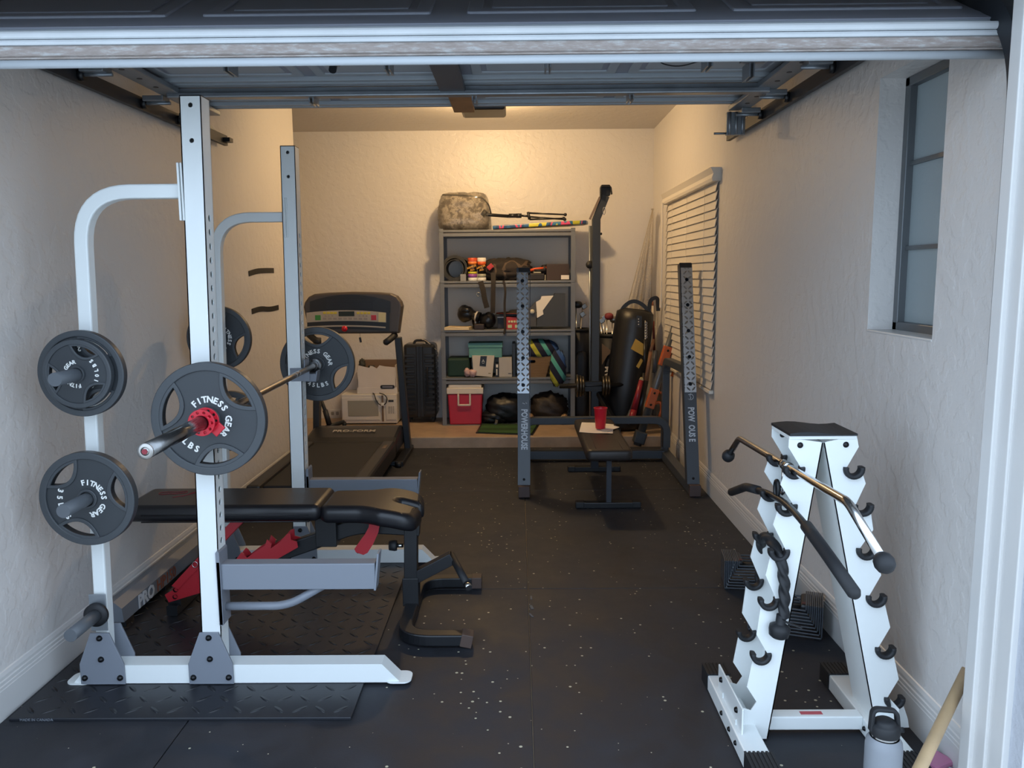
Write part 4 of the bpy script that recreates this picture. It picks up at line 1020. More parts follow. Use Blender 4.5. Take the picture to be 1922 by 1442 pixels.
b = MB(); b.blob(at(680, 683, Y=Yb+.08), (.03, .04, .05), amp=.2, seed=3); b.box(at(697, 688, Y=Yb+.06), (.06, .03, .02), bev=.004); b.m = 0; one(b, 'box_contents', mat('dark_olive', '#3a3a32', .7), 'dark olive bundle poking out of the white file box', 'bundle')
# suitcase
Yc = 7.86; xa, xb, _, z1 = pb(756, 650, 826, 790, Yc)
xb -= .035
t = thing('suitcase', 'black ribbed hard-shell suitcase standing between the microwave and the shelf', 'suitcase', ((xa+xb)/2, Yc+.15, ZS))
Ms = mat('suitcase_black', '#232529', .25)
b = MB(); b.b2((xa, Yc, ZS+.05), (xb, Yc+.26, z1+.02), bev=.035); b.build('shell', Ms, t)
W_ = xb-xa
for u0, u1 in ((.05, .36), (.66, .97)):
    b = MB()
    for i in range(12):
        z = ZS+.09+i*.052; b.b2((xa+W_*u0, Yc-.010, z), (xa+W_*u1, Yc+.01, z+.032), bev=.006)
    b.build('ribs', Ms, t)
b = MB()
for i in range(12):
    z = ZS+.09+i*.052; b.b2((xb-.008, Yc+.03, z), (xb+.007, Yc+.23, z+.032), bev=.005)
b.build('side_ribs', Ms, t)
b = MB(); b.b2((xa+W_*.40, Yc-.007, ZS+.06), (xa+W_*.62, Yc+.01, z1), bev=.01); b.b2((xa+W_*.49, Yc-.013, ZS+.06), (xa+W_*.53, Yc, z1), bev=.003); b.build('zip_band', M_plastic, t)
b = MB(); b.rtube([(xa+W_*.76, Yc-.008, ZS+.28), (xa+W_*.76, Yc-.04, ZS+.28), (xa+W_*.76, Yc-.04, ZS+.55), (xa+W_*.76, Yc-.008, ZS+.55)], .03, .012, fil=.02, up=(1, 0, 0)); b.build('side_handle', M_plastic, t)
b = MB(); b.tube([(xa+W_*.3, Yc+.08, z1), (xa+W_*.35, Yc+.08, z1+.05), (xa+W_*.7, Yc+.08, z1+.05), (xa+W_*.75, Yc+.08, z1)], .013, 10, fil=.03); b.build('top_handle', M_plastic, t)
b = MB()
for x in (xa+.04, xb-.04):
    for y in (Yc+.05, Yc+.21): b.cyl((x-.012, y, ZS+.026), (x+.012, y, ZS+.026), .026); b.b2((x-.016, y-.016, ZS+.03), (x+.016, y+.016, ZS+.06))
b.build('wheels', M_rubk, t)
b = MB(); P_ = [V(xa+W_*.5, Yc+.1, z1+.06), V(xa+W_*.7, Yc+.03, z1+.055), V(xb+.01, Yc+.02, z1-.04)]
b.tube(P_, .004, 6, fil=.04); one(b, 'luggage_tag_cord', mat('pale_cord', '#b7b0a6', .6), 'pale cord tied over the top handle of the black suitcase', 'cord')
# bent black bar by the treadmill hood
b = MB(); P_ = [at(600, 745, Y=7.5), at(610, 770, Y=7.5), at(618, 797, Y=7.5)]
b.tube(P_, .018, 12); b.tube([P_[1], P_[2]], .026, 12); b.tube([at(603, 806, Y=7.45), at(618, 800, Y=7.5), at(646, 792, Y=7.6)], .02, 10)
b.tube([at(603, 806, Y=7.45), V(at(603, 806, Y=7.45).x, 7.45, ZS+.02)], .02, 10); b.tube([at(646, 792, Y=7.6), V(at(646, 792, Y=7.6).x, 7.6, ZS+.02)], .02, 10); b.b2((P_[0].x-.03, 7.44, ZS), (P_[0].x+.22, 7.62, ZS+.03), bev=.01)
one(b, 'folded_scooter', mat('scooter_black', '#1c2129', .5), 'dark folded scooter with a bent handle behind the treadmill hood', 'scooter')

# ================================================================== shelving unit
YS = 7.72
t = thing('shelving_unit', 'grey steel shelving unit with five boards full of gear against the back wall', 'shelf', (-.1, YS+.2, ZS))
Msh = mat('shelf_grey', '#6a6d72', .42); Mshb = mat('shelf_back', '#d6d4cf', .6)
xl_, xr_ = -.745, .553; zTop = at(830, 430, Y=YS).z; DS = .40
for x0, s_ in ((xl_, 1), (xr_, -1)):
    for y0, q in ((YS, 1), (YS+DS, -1)):
        b = MB(); a = sorted((x0, x0+s_*.042)); b.b2((a[0], min(y0, y0+q*.003), ZS), (a[1], max(y0, y0+q*.003), zTop+.002)); c = sorted((x0, x0+s_*.003)); b.b2((c[0], min(y0, y0+q*.042), ZS), (c[1], max(y0, y0+q*.042), zTop+.002)); b.build('post', Msh, t)
lv = []
for y in (431, 527, 619, 709, 797):
    z = at(950, y, Y=YS).z; lv.append(z)
    b = MB(); b.b2((xl_+.003, YS-.002, z-.022), (xr_-.003, YS+DS, z), bev=.003); b.b2((xl_+.02, YS+.003, z-.062), (xr_-.02, YS+.012, z-.03), bev=.003); b.b2((xl_+.02, YS+DS-.03, z-.062), (xr_-.02, YS+DS-.02, z-.03), bev=.003)
    b.build('shelf_board', Msh, t)
b = MB(); b.b2((xl_+.01, YS+DS-.002, ZS+.03), (xr_-.01, YS+DS+.001, zTop-.02)); b.build('back_panel', Mshb, t)
zT, z4, z3, z2, z1_ = lv
def sx(x, Y=YS+.05): return at(x, 600, Y=Y).x
# ---- top board
c = at(872, 400, Y=YS+.2)
t = thing('clear_bag', 'clear zipped plastic bag of grey bedding at the left of the shelf top', 'bag', (c.x, c.y, zT))
wv = at(921, 400, Y=YS+.2).x-at(825, 400, Y=YS+.2).x; hv = at(870, 364, Y=YS+.2).z-zT
def taper(q): q.x *= 1-.12*max(0, q.z/(hv/2)); return q
Mpl = mat('bag_film', '#e9e2d6', .08, trans=.9, alpha=.6)
Mg = mat('bedding', '#5b5450', .8); ntb = NT(Mg); ntb.l.new(ntb.ramp(ntb.noise(8, 6, .7), [(.30, lin('#3a3633')), (.46, lin('#6d6761')), (.52, lin('#b5aea3')), (.60, lin('#857e76')), (.72, lin('#4a4642'))]), ntb.b.inputs['Base Color'])
b = MB(); b.blob((c.x, YS+.2, zT+hv*.5), (wv*.46, .16, hv*.47), e=5, amp=.03, seed=4, fn=taper, wr=.05); b.build('bedding', Mg, t)
b = MB(); b.blob((c.x, YS+.2, zT+hv*.5+.004), (wv*.50, .18, hv*.5), e=7, amp=.02, seed=9, fn=taper, seg=48, wr=.045); b.build('film', Mpl, t)
b = MB(); P_ = [at(830, 366, Y=YS+.05), at(870, 367, Y=YS+.05), at(905, 371, Y=YS+.05), at(918, 385, Y=YS+.05), at(922, 402, Y=YS+.05)]; b.tube(P_, .006, 8, fil=.03); b.build('piping', M_plastic, t)
b = MB(); P_ = [at(905, 398, Y=YS+.06), at(912, 403, Y=YS+.06), at(955, 406, Y=YS+.06)]
t = thing('camera_tripod', 'black folded tripod lying on the clear bag along the shelf top', 'tripod', at(980, 408, Y=YS+.06))
b.tube(P_, .016, 10); b.tube([P_[0], P_[1]], .032, 12); b.build('centre_column', M_black, t)
b = MB(); b.cyl(at(955, 405, Y=YS+.06), at(970, 405, Y=YS+.06), .02); b.cyl(at(969, 405, Y=YS+.06), at(979, 405, Y=YS+.06), .022); b.cyl(at(979, 405, Y=YS+.06), at(993, 406, Y=YS+.06), .010); b.cyl(at(991, 398, Y=YS+.06), at(994, 412, Y=YS+.06), .014); b.build('clamps', M_plastic, t)
for a, c in (((993, 400), (1061, 403)), ((994, 407), (1060, 412)), ((994, 412), (1058, 410))):
    q0, q1 = at(*a, Y=YS+.06), at(*c, Y=YS+.07+.03*(a[1] > 405)); b = MB(); b.cyl(q0, q1, .009, .007); b.build('leg', M_black, t); b = MB(); b.blob(q1, (.016, .016, .015), seg=10, amp=0); b.build('rubber_foot', M_rubk, t)
Mbb = mat('board_print', '#2c4a78', .35); nb = NT(Mbb); mpg = nb.new('ShaderNodeMapping'); mpg.inputs['Scale'].default_value = (3.2, 1, 1); nb.l.new(nb.co(), mpg.inputs[0])
nb.l.new(nb.ramp(nb.noise(2.2, 1, .4, mpg.outputs[0]), [(0, lin('#c9c03a')), (.40, lin('#2a5a86')), (.48, lin('#22406a')), (.56, lin('#c2406a')), (.60, lin('#2f6a90')), (.68, lin('#b8b43c'))], 'CONSTANT'), nb.b.inputs['Base Color'])
q0, q1 = at(925, 425, Y=YS+.15), at(1104, 418, Y=YS+.15)
b = MB(); b.flat([[(-.5*(q1.x-q0.x), -.10), (.30*(q1.x-q0.x), -.17), (.47*(q1.x-q0.x), -.13), (.5*(q1.x-q0.x), 0), (.47*(q1.x-q0.x), .13), (.30*(q1.x-q0.x), .17), (-.5*(q1.x-q0.x), .10)]], .034, Matrix.Translation(((q0.x+q1.x)/2, YS+.16, (zT+q1.z)/2+.012)) @ Matrix.Rotation(R(-2.6), 4, 'Y'), bev=.008)
one(b, 'foam_board', Mbb, 'multicoloured foam body board lying flat, overhanging the shelf top at the right', 'board')
# ---- second level
rc = at(853, 509, Y=YS+.03); 
b = MB(); r0 = .098
sp_ = [(r0*(1-.010*i/3)*math.cos(i*math.pi/12), r0*(1-.010*i/3)*math.sin(i*math.pi/12)) for i in range(52)]
Rr_ = at(829, 509, Y=YS+.03).x; r0 = rc.x-Rr_
b.flat([circ(0, 0, r0, 40), circ(0.004, -.003, r0*.80, 36)], .30, frame((rc.x, YS+.19, z4+r0), (1, 0, 0), (0, -1, 0)), smooth=False)
b.flat([circ(-.003, -.01, r0*.76, 36), circ(.0, -.008, r0*.68, 36)], .29, frame((rc.x, YS+.19, z4+r0), (1, 0, 0), (0, -1, 0)))
b.flat([[(r0*.3, r0*.95), (r0*1.55, r0*.55), (r0*1.5, r0*.40), (r0*.4, r0*.80)]], .28, frame((rc.x, YS+.20, z4+r0), (1, 0, 0), (0, -1, 0)))
one(b, 'rolled_mat', mat('exercise_mat', '#2e2f30', .7), 'dark rolled exercise mat at the left of the second shelf level', 'mat')
b = MB(); xa, xb, za, zb_ = pb(864, 519, 875, 528, YS+.02); b.b2((xa, YS+.01, z4), (xb, YS+.03, z4+.065), bev=.002)
one(b, 'grey_box', mat('silver_card', '#8a8a88', .4), 'small silver grey box beside the rolled mat', 'box')
def canister(px0, px1, lab, cap, bands):
    x0, x1 = at(px0, 500, Y=YS+.03).x, at(px1, 500, Y=YS+.03).x; r_ = (x1-x0)/2; cx_ = (x0+x1)/2; H = at(885, 484, Y=YS+.03).z-z4
    t = thing('wipes_canister', lab, 'canister', (cx_, YS+.03+r_, z4), 'wipes canisters on the second shelf level')
    b = MB(); o_ = V(cx_, YS+.03+r_, z4)
    b.lathe([(0, 0), (r_*.96, 0), (r_, .008), (r_, .03), (r_*.97, .032), (r_*.97, H*.84)], o_, seg=28); b.build('canister_body', M_wtxt, t)
    b = MB()
    for k, (h0, h1, m_) in enumerate(bands): b.m = k; b.lathe([(r_*.975, H*h0), (r_*.982, H*h0), (r_*.982, H*h1), (r_*.975, H*h1)], o_, seg=28)
    b.build('printed_label', [mat('lab_'+m_, m_, .4) for _, _, m_ in bands], t)
    b = MB(); b.text('ARMOR', r_*.62, frame(o_+V(-r_*.15, -r_*1.0, H*.60), (1, 0, .35), (0, -1, 0)), .001, .0005); b.text('ALL', r_*.62, frame(o_+V(0, -r_*1.0, H*.48), (1, 0, .35), (0, -1, 0)), .001, .0005); b.build('lettering', mat('lettering_yellow', '#e0a23a', .5), t)
    b = MB(); b.lathe([(r_, H*.84), (r_*1.01, H*.86), (r_*1.01, H*.985), (r_*.95, H), (0, H)], o_, seg=28); b.build('cap', cap, t)
canister(877.5, 895, 'wipes canister with an orange cap and purple label on the second shelf level', mat('cap_orange', '#c8512c', .4), [(.13, .30, '#8a4a9a'), (.30, .40, '#c9bf3a'), (.40, .70, '#231d22'), (.70, .83, '#d97a35')])
canister(895.5, 912, 'wipes canister with a white cap and black label on the second shelf level', M_paper, [(.13, .30, '#9a9a8a'), (.30, .68, '#1d1c1e'), (.68, .83, '#d05a28')])
Mpk = mat('backpack_camo', '#3b322e', .85); nk = NT(Mpk); nk.l.new(nk.ramp(nk.noise(7, 1), [(.0, lin('#241f1d')), (.48, lin('#54463c')), (.56, lin('#2c2523'))], 'CONSTANT'), nk.b.inputs['Base Color'])
t = thing('backpack', 'brown and black backpack lying on the second shelf level with its straps hanging down', 'backpack', (sx(948), YS+.2, z4))
b = MB(); b.blob((sx(952), YS+.19, z4+.10), ((sx(1000)-sx(905))*.5, .17, .115), e=2.6, amp=.10, seed=2, wr=.06, fr=6); b.build('pack_body', Mpk, t)
b = MB(); c = at(920, 501, Y=YS+.0); b.box(c+V(0, .02, 0), (.06, .012, .045), Matrix.Rotation(R(-40), 3, 'Y'), .004); b.build('red_patch', mat('patch_red', '#a8323c', .6), t)
def strap(px, Y0, w, name='strap'):
    P_ = fillet([at(x, y, Y=Y0+dy) for x, y, dy in px], .05, 5); b = MB(); b.sweep(P_, [(-w/2, -.003), (w/2, -.003), (w/2, .003), (-w/2, .003)], smooth=False, up=(0, 1, 0)); b.build(name, mat('webbing', '#26211f', .8), t)
strap([(926, 512, .0), (926, 530, -.03), (925, 580, -.035), (925, 588, -.03)], YS, .045)
strap([(902, 528, -.01), (907, 545, -.02), (909, 560, -.02), (914, 578, -.02)], YS, .05)
strap([(945, 527, -.01), (949, 545, -.02), (947, 570, -.02), (948, 620, -.02), (946, 628, -.02)], YS, .022)
b = MB(); b.tube([at(898, 553, Y=YS-.02)+V(.018*math.cos(a), 0, .018*math.sin(a)) for a in [i*math.pi/8 for i in range(16)]], .005, 8, closed=True); b.build('buckle_ring', M_galv, t)
b = MB(); P_ = [at(x, y, Y=YS+.1) for x, y in ((957, 491), (975, 498), (998, 507), (1012, 504), (995, 510), (975, 500), (960, 494))]; b.tube(P_, .006, 8, fil=.03)
b.tube([at(994, 508, Y=YS+.08), at(1005, 505, Y=YS+.08), at(1026, 503, Y=YS+.08)], .012, 10)
b.b2((at(975, 500, Y=YS+.1).x, YS+.08, z4), (at(980, 500, Y=YS+.1).x, YS+.12, at(975, 499, Y=YS+.1).z))
one(b, 'orange_cord', mat('cord_orange', '#d4552c', .5), 'orange cord coiled beside the backpack on the second shelf level', 'cord')
b = MB(); b.b2((sx(985), YS+.06, z4), (sx(1023), YS+.25, z4+.07), bev=.012); b.cyl((sx(1003), YS+.05, z4+.095), (sx(1023), YS+.05, z4+.095), .012); b.blob((sx(1022), YS+.14, z4+.10), (.035, .08, .05), seg=14, amp=.1)
one(b, 'tool_case', mat('tool_black', '#221e20', .6), 'black tool case beside the brown box on the second shelf level', 'case')
t = thing('brown_box', 'plain dark brown box at the right of the second shelf level', 'box', (sx(1047), YS+.15, z4))
xa, xb = sx(1026), sx(1068); b = MB(); b.b2((xa, YS+.05, z4), (xb, YS+.30, z4+.155), bev=.003); b.build('box_body', mat('box_brown', '#3d302b', .6), t)
b = MB(); b.b2((sx(1053), YS+.045, z4+.008), (xb, YS+.05, z4+.048)); b.build('white_label', M_paper, t)
# ---- third level
def glove(px, py, lab, rz, s_=1.0):
    c = at(px, py, Y=YS+.12); t = thing('boxing_glove', lab, 'boxing glove', c, 'boxing gloves on the third shelf level'); t.rotation_euler = (0, 0, rz); 
    m_ = mat('glove_black', '#15161b', .3)
    b = MB()
    def fn(q): q.z *= 1+.15*(q.x < 0); q.x *= 1; return q
    b.blob((0, 0, 0), (.085*s_, .075, .075*s_), e=2.2, amp=.04, seed=1, fn=fn); b.build('glove_body', m_, t, local=True)
    b = MB(); b.blob((.01, -.055, .035), (.05*s_, .03, .03), e=2.2, amp=.02, seed=2); b.build('thumb', m_, t, local=True)
    b = MB(); b.tube([(.05, 0, -.005), (.09, 0, -.02), (.14, 0, -.035)], .05, 18, scale=[1, .88, 1.0]); b.m = 1; b.tube([(.10, 0, -.024), (.115, 0, -.028)], .0515, 18); b.build('cuff', [m_, mat('glove_white', '#c9c4bb', .5)], t, local=True)
glove(875, 589, 'black boxing glove lying behind the open book on the third shelf level', R(-15))
glove(915, 601, 'black boxing glove right of the other, at the middle of the third shelf level', R(160), .95)
zq = z3+.004
P_ = [at(834, 617, Y=YS-.005), at(880, 619, Y=YS-.005)]
b = MB(); b.prism([(P_[0].x, YS-.01, z3), (P_[1].x, YS-.01, z3), (P_[1].x+.04, YS+.2, z3), (P_[0].x+.035, YS+.2, z3)], (0, 0, .028)); b.m = 1
for i in range(7):
    y = YS+.02+i*.024; b.b2((P_[0].x+.04+i*.004, y, z3+.028), (P_[1].x-.03+i*.004, y+.004, z3+.0285))
one(b, 'open_book', [mat('page_cream', '#d9c6a2', .7), mat('ink', '#8c7a60', .7)], 'cream paperback book lying at the left of the third shelf level', 'book')
b = MB(); b.b2((sx(890), YS+.0, z3), (sx(909), YS+.12, z3+.055), bev=.008); one(b, 'dark_wallet', mat('wallet', '#2a2124', .6), 'small dark case beside the cream book on the third shelf level', 'case')
t = thing('red_carton', 'red and green printed carton behind the left squat stand upright', 'box', (sx(962), YS+.1, z3))
b = MB(); b.b2((sx(950), YS+.03, z3), (sx(985), YS+.16, z3+.12), bev=.002); b.build('carton_body', mat('carton_red', '#b0332f', .5), t)
b = MB(); 
for i in range(5): b.b2((sx(954)+i*.026, YS+.026, z3+.066), (sx(954)+i*.026+.018, YS+.03, z3+.086))
for i in range(2): b.b2((sx(953)+i*.07, YS+.026, z3+.015), (sx(953)+i*.07+.04, YS+.03, z3+.045))
b.build('printed_marks', [mat('print_green', '#b9c99a', .5)], t)
b = MB(); b.b2((sx(930), YS+.10, z3+.125), (sx(985), YS+.3, z3+.145), bev=.004); b.b2((sx(933), YS+.16, z3), (sx(985), YS+.3, z3+.125), bev=.004); b.m = 1; b.b2((sx(933), YS+.155, z3+.105), (sx(946), YS+.16, z3+.12))
one(b, 'dark_case', [mat('case_dark', '#26262c', .5), M_paper], 'flat dark case behind the red carton on the third shelf level', 'case')
t = thing('wide_brim_hat', 'dark brimmed hat with a red edge on the third shelf level', 'hat', (sx(975), YS+.2, z3+.15))
b = MB(); b.lathe([(0, .02), (.07, .018), (.09, .0), (.19, -.0), (.2, .006), (.09, .012), (.07, .03), (0, .035)], (sx(970), YS+.2, z3+.147), seg=28); b.build('brim', mat('hat_dark', '#2a2420', .8), t)
b = MB(); b.tube([(sx(970)+.2*math.cos(a), YS+.2+.2*math.sin(a), z3+.153) for a in [i*math.pi/20 for i in range(40)]], .003, 6, closed=True); b.build('red_edge', mat('edge_red', '#7c2c2c', .7), t)
t = thing('magazine_file', 'slanted dark grey magazine file holding white papers on the third shelf level', 'file holder', (sx(1035), YS+.15, z3))
Mmf = mat('file_grey', '#3c4148', .6)
def mp_(x, y): p = at(x, y, Y=YS+.03); return (p.x, YS+.03, max(p.z, z3))
b = MB(); b.prism([mp_(1008, 613), mp_(1008, 598), mp_(1042, 551), mp_(1061, 551), mp_(1061, 613)], (0, .1, 0)); b.build('file_body', Mmf, t)
b = MB(); b.prism([mp_(989, 613), mp_(989, 584), mp_(1006, 566), mp_(1006, 613)], (0, .08, 0)); b.build('left_file', mat('file_grey2', '#4a4a4c', .6), t)
for i, pp in enumerate((((1010, 595), (1016, 556), (1039, 555)), ((1008, 597), (1006, 567), (1015, 562), (1020, 590)))):
    b = MB(); b.prism([V(*mp_(*q))+V(0, -.004-.003*i, 0) for q in pp], (0, .002, 0)); one(b, 'loose_papers', M_paper, ('white papers slanting out of the grey magazine file', 'narrower white papers at the left edge of the magazine file')[i], 'paper', 'papers in the magazine file')
b = MB(); b.blob(at(999, 585, Y=YS+.02), (.022, .02, .022), seg=14, amp=0); one(b, 'small_ball', mat('ball_white', '#cfc9b8', .5), 'small white ball in front of the left grey file', 'ball')
# ---- fourth level
b = MB(); b.b2((xl_+.05, YS+.08, z2), (sx(880), YS+.34, z2+.185), bev=.02)
one(b, 'fabric_bin', mat('dark_green', '#17362c', .7, bump=(20, .3)), 'dark green fabric bin at the left of the fourth shelf level', 'bin')
b = MB(); c = at(877, 699, Y=YS+.03); b.blob(c, (.03, .03, .04), amp=.2, seed=5, seg=16); b.blob(c+V(.055, 0, -.008), (.035, .03, .035), amp=.2, seed=8, seg=16)
one(b, 'pink_trinket', mat('trinket_pink', '#c0a0a0', .3), 'pink and white trinket in front of the dark green bin', 'trinket')
Yt = YS+.12; xa, xb, za, zb_ = pb(877, 667, 942, 645, Yt)
bot = at(900, 669, Y=Yt).z
t = thing('white_box', 'white shoebox with a black label standing under the teal box', 'box', (sx(905), Yt, z2))
b = MB(); q = [at(x, y, Y=YS+.03) for x, y in ((889, 705), (924, 708), (928, 668), (886, 668))]; q = [V(p.x, p.y, max(p.z, z2+.001)) for p in q]; b.prism(q, (0, .22, 0)); b.build('box_body', mat('shoebox_white', '#c9c2b8', .6), t)
b = MB(); q = [at(x, y, Y=YS+.029) for x, y in ((900, 687), (912, 688), (914, 668.5), (902, 668.5))]; b.prism(q, (0, -.002, 0)); b.m = 1; c = at(907, 678, Y=YS+.024)
for dx, h in ((-.008, .03), (.008, .03)): b.bar(c+V(0, -.001, .016), c+V(dx*1.6, -.001, -.012), .003, .005, up=(0, 1, 0))
b.b2((c.x-.008, c.y-.002, c.z-.003), (c.x+.008, c.y, c.z+.001)); b.b2((c.x-.01, c.y-.002, c.z-.022), (c.x+.01, c.y, c.z-.019)); b.build('black_label', [M_black, M_wtxt], t)
b = MB(); c = at(919, 701, Y=YS+.029); b.box(c, (.025, .003, .009)); b.build('small_print', mat('print_olive', '#8a8266', .5), t)
t = thing('game_case', 'narrow black case with white lettering standing between two white boxes', 'case', (sx(932), YS+.1, z2))
b = MB(); b.b2((sx(928.5), YS+.04, z2), (sx(935), YS+.18, z2+.135), bev=.002); b.build('case_body', M_plastic, t)
b = MB(); b.b2((sx(930), YS+.037, z2+.095), (sx(934), YS+.04, z2+.125)); b.b2((sx(930.5), YS+.037, z2+.02), (sx(932.5), YS+.04, z2+.08)); b.build('spine_print', M_paper, t)
t = thing('white_box', 'plain pale box right of the black case, behind the squat stand upright', 'box', (sx(947), YS+.1, z2))
b = MB(); b.b2((sx(935.5), YS+.06, z2), (sx(960), YS+.3, z2+.19), bev=.002); b.build('box_body', mat('pale_box', '#b3b0ac', .6), t)
b = MB(); b.b2((sx(953), YS+.057, z2+.03), (sx(959), YS+.06, z2+.036)); b.build('small_print', M_black, t)
zw = z2+.192
t = thing('teal_box', 'teal lidded box resting on the white boxes of the fourth shelf level', 'box', (sx(909), YS+.15, zw))
Mte = mat('teal_card', '#5c9694', .55); Mtd = Mte
xa, xb = at(880, 660, Y=YS+.06).x, at(942, 660, Y=YS+.06).x; zl = at(900, 644, Y=YS+.06).z
b = MB(); b.b2((xa, YS+.065, zw), (xb, YS+.28, zl-.03), bev=.002); b.build('box_body', Mte, t)
b = MB(); b.b2((xa-.006, YS+.059, zl-.045), (xb+.006, YS+.286, zl), bev=.002); b.build('lid', Mtd, t)
b = MB(); b.b2((sx(961), YS+.06, z2), (sx(967), YS+.3, z2+.33), bev=.003); one(b, 'black_folder', M_plastic, 'tall black folder leaning left of the wicker basket, behind the upright', 'folder')
Mwk = mat('wicker', '#7a6248', .75); nw = NT(Mwk); wv_ = nw.new('ShaderNodeTexWave'); wv_.inputs['Scale'].default_value = 40; wv_.inputs['Distortion'].default_value = 3; wv_.bands_direction = 'Z'; nw.l.new(nw.co(), wv_.inputs[0]); nw.bump(wv_.outputs['Fac'], .7, .004)
t = thing('wicker_basket', 'brown wicker basket with a handle hole on the fourth shelf level', 'basket', (sx(1005), YS+.15, z2))
hb = .20; x0, x1 = sx(974), sx(1032)
b = MB(); b.flat([[(x0+.02, 0), (x1-.04, 0), (x1+.01, hb), (x0-.01, hb)], rrect(.075, .03, .008, 3, ((x0+x1)/2-.03, hb*.76))], .012, frame((0, YS+.03, z2), (1, 0, 0), (0, -1, 0)))
b.prism([(x0+.02, YS+.03, z2), (x0+.032, YS+.03, z2), (x0+.002, YS+.03, z2+hb), (x0-.01, YS+.03, z2+hb)], (0, .26, 0)); b.prism([(x1-.052, YS+.03, z2), (x1-.04, YS+.03, z2), (x1+.01, YS+.03, z2+hb), (x1-.002, YS+.03, z2+hb)], (0, .26, 0)); b.b2((x0+.02, YS+.03, z2), (x1-.04, YS+.29, z2+.01)); b.b2((x0, YS+.28, z2), (x1, YS+.29, z2+hb))
b.build('basket_body', Mwk, t)
b = MB(); b.rtube([(x0-.012, YS+.03, z2+hb), (x1+.012, YS+.03, z2+hb), (x1+.012, YS+.29, z2+hb), (x0-.012, YS+.29, z2+hb), (x0-.012, YS+.03, z2+hb)], .014, .014); b.build('rim', mat('rim_dark', '#2b2724', .7), t)
Mtw = mat('towel_stripes', '#1c2340', .9, bump=(200, .3)); nw = NT(Mtw); mp2 = nw.new('ShaderNodeMapping'); mp2.inputs['Rotation'].default_value = (0, R(32), 0); nw.l.new(nw.co(), mp2.inputs[0]); sx_ = nw.new('ShaderNodeSeparateXYZ'); nw.l.new(mp2.outputs[0], sx_.inputs[0])
fr_ = nw.math('FRACT', nw.math('MULTIPLY', sx_.outputs[0], 3.4)); nw.l.new(nw.ramp(fr_, [(0, lin('#171c33')), (.22, lin('#a9a83c')), (.36, lin('#171c33')), (.55, lin('#4f9c94')), (.68, lin('#171c33')), (.85, lin('#35588f'))], 'CONSTANT'), nw.b.inputs['Base Color'])
b = MB(); c0 = at(1012, 655, Y=YS+.12)
b.blob((c0.x-.01, YS+.15, z2+hb+.05), (.20, .14, .11), e=2.3, amp=.07, seed=6, fr=5, wr=.05)
c1 = at(1046, 690, Y=YS+.03); b.blob((c1.x, YS-.05, c1.z), (.075, .045, .17), e=2.5, amp=.12, seed=3, fr=7, wr=.05)
one(b, 'striped_towel', Mtw, 'navy towel with yellow, teal and blue stripes heaped over the wicker basket', 'towel')
# ---- bottom level
xa, xb, za, zb_ = pb(840, 794, 906, 724, YS-.01)
t = thing('cooler', 'red cooler box with a white lid and handle on the bottom shelf', 'cooler', ((xa+xb)/2, YS+.15, z1_))
zr = at(870, 740, Y=YS-.01).z; zc_ = at(870, 722, Y=YS-.01).z
b = MB(); n = 6; b.prism([(xa+.022, YS, z1_), (xb-.02, YS, z1_), (xb-.004, YS, zr), (xa+.004, YS, zr)], (0, .27, 0)); b.build('cooler_body', mat('cooler_red', '#b01c34', .35), t, bevel=.012)
b = MB(); b.b2((xa-.004, YS-.008, zr), (xb+.004, YS+.278, zc_-.035), bev=.006); b.b2((xa+.012, YS+.008, zc_-.04), (xb-.012, YS+.262, zc_), bev=.012); b.build('lid', mat('cooler_white', '#d8cfc2', .4), t)
b = MB(); h0, h1, h2 = at(860, 741, Y=YS-.03), at(882, 741, Y=YS-.03), at(860, 761, Y=YS-.03); b.rtube([(h0.x, YS-.02, h0.z+.015), (h0.x, YS-.02, h2.z), (h1.x, YS-.02, h2.z), (h1.x, YS-.02, h0.z+.015)], .018, .016, fil=.006, up=(0, 1, 0)); b.build('handle', mat('cooler_white', '#d8cfc2', .4), t)
Mdk = mat('dark_nylon', '#14171f', .45, bump=(14, .5, .01))
b = MB(); b.blob((sx(947), YS+.17, z1_+.14), (.20, .17, .14), e=2.4, amp=.10, seed=5, wr=.06, fr=4); b.blob((sx(925), YS+.12, z1_+.06), (.13, .13, .06), e=2.6, amp=.1, seed=15, wr=.05); one(b, 'duffel_bag', Mdk, 'dark blue nylon duffel bag beside the red cooler on the bottom shelf', 'bag')
Mdk2 = mat('brown_pack', '#2b2421', .6, bump=(12, .5, .01), var=.35)
b = MB(); b.blob((sx(1030), YS+.17, z1_+.14), (.19, .17, .15), e=2.3, amp=.12, seed=11, wr=.06, fr=4); one(b, 'dark_backpack', Mdk2, 'dark brown backpack slumped at the right of the bottom shelf', 'backpack')
b = MB(); b.blob((sx(990), YS+.22, z1_+.10), (.10, .13, .10), amp=.1, seed=21); one(b, 'dark_bundle', Mdk, 'dark bundle between the duffel bag and the brown backpack', 'bundle')
for px, lab in ((1058, 'tan shoe at the right end of the bottom shelf'), (993, 'pale shoe between the duffel bag and the brown backpack')):
    t = thing('shoe', lab, 'shoe', (sx(px), YS+.05, z1_), 'shoes on the bottom shelf'); c = V(sx(px), YS+.10, z1_)
    b = MB(); b.blob(c+V(0, 0, .05), (.042, .12, .045), e=2.3, amp=.05, seed=3, fn=lambda q: Vector((q.x, q.y, q.z*(1.5 if q.y > 0.03 and q.z > 0 else 1)))); b.build('upper', mat('shoe_tan', '#9a7f62', .7), t)
    b = MB(); b.blob(c+V(0, 0, .012), (.045, .125, .012), e=4, amp=0, seg=20); b.build('sole', mat('sole_pale', '#c9bba6', .7), t)
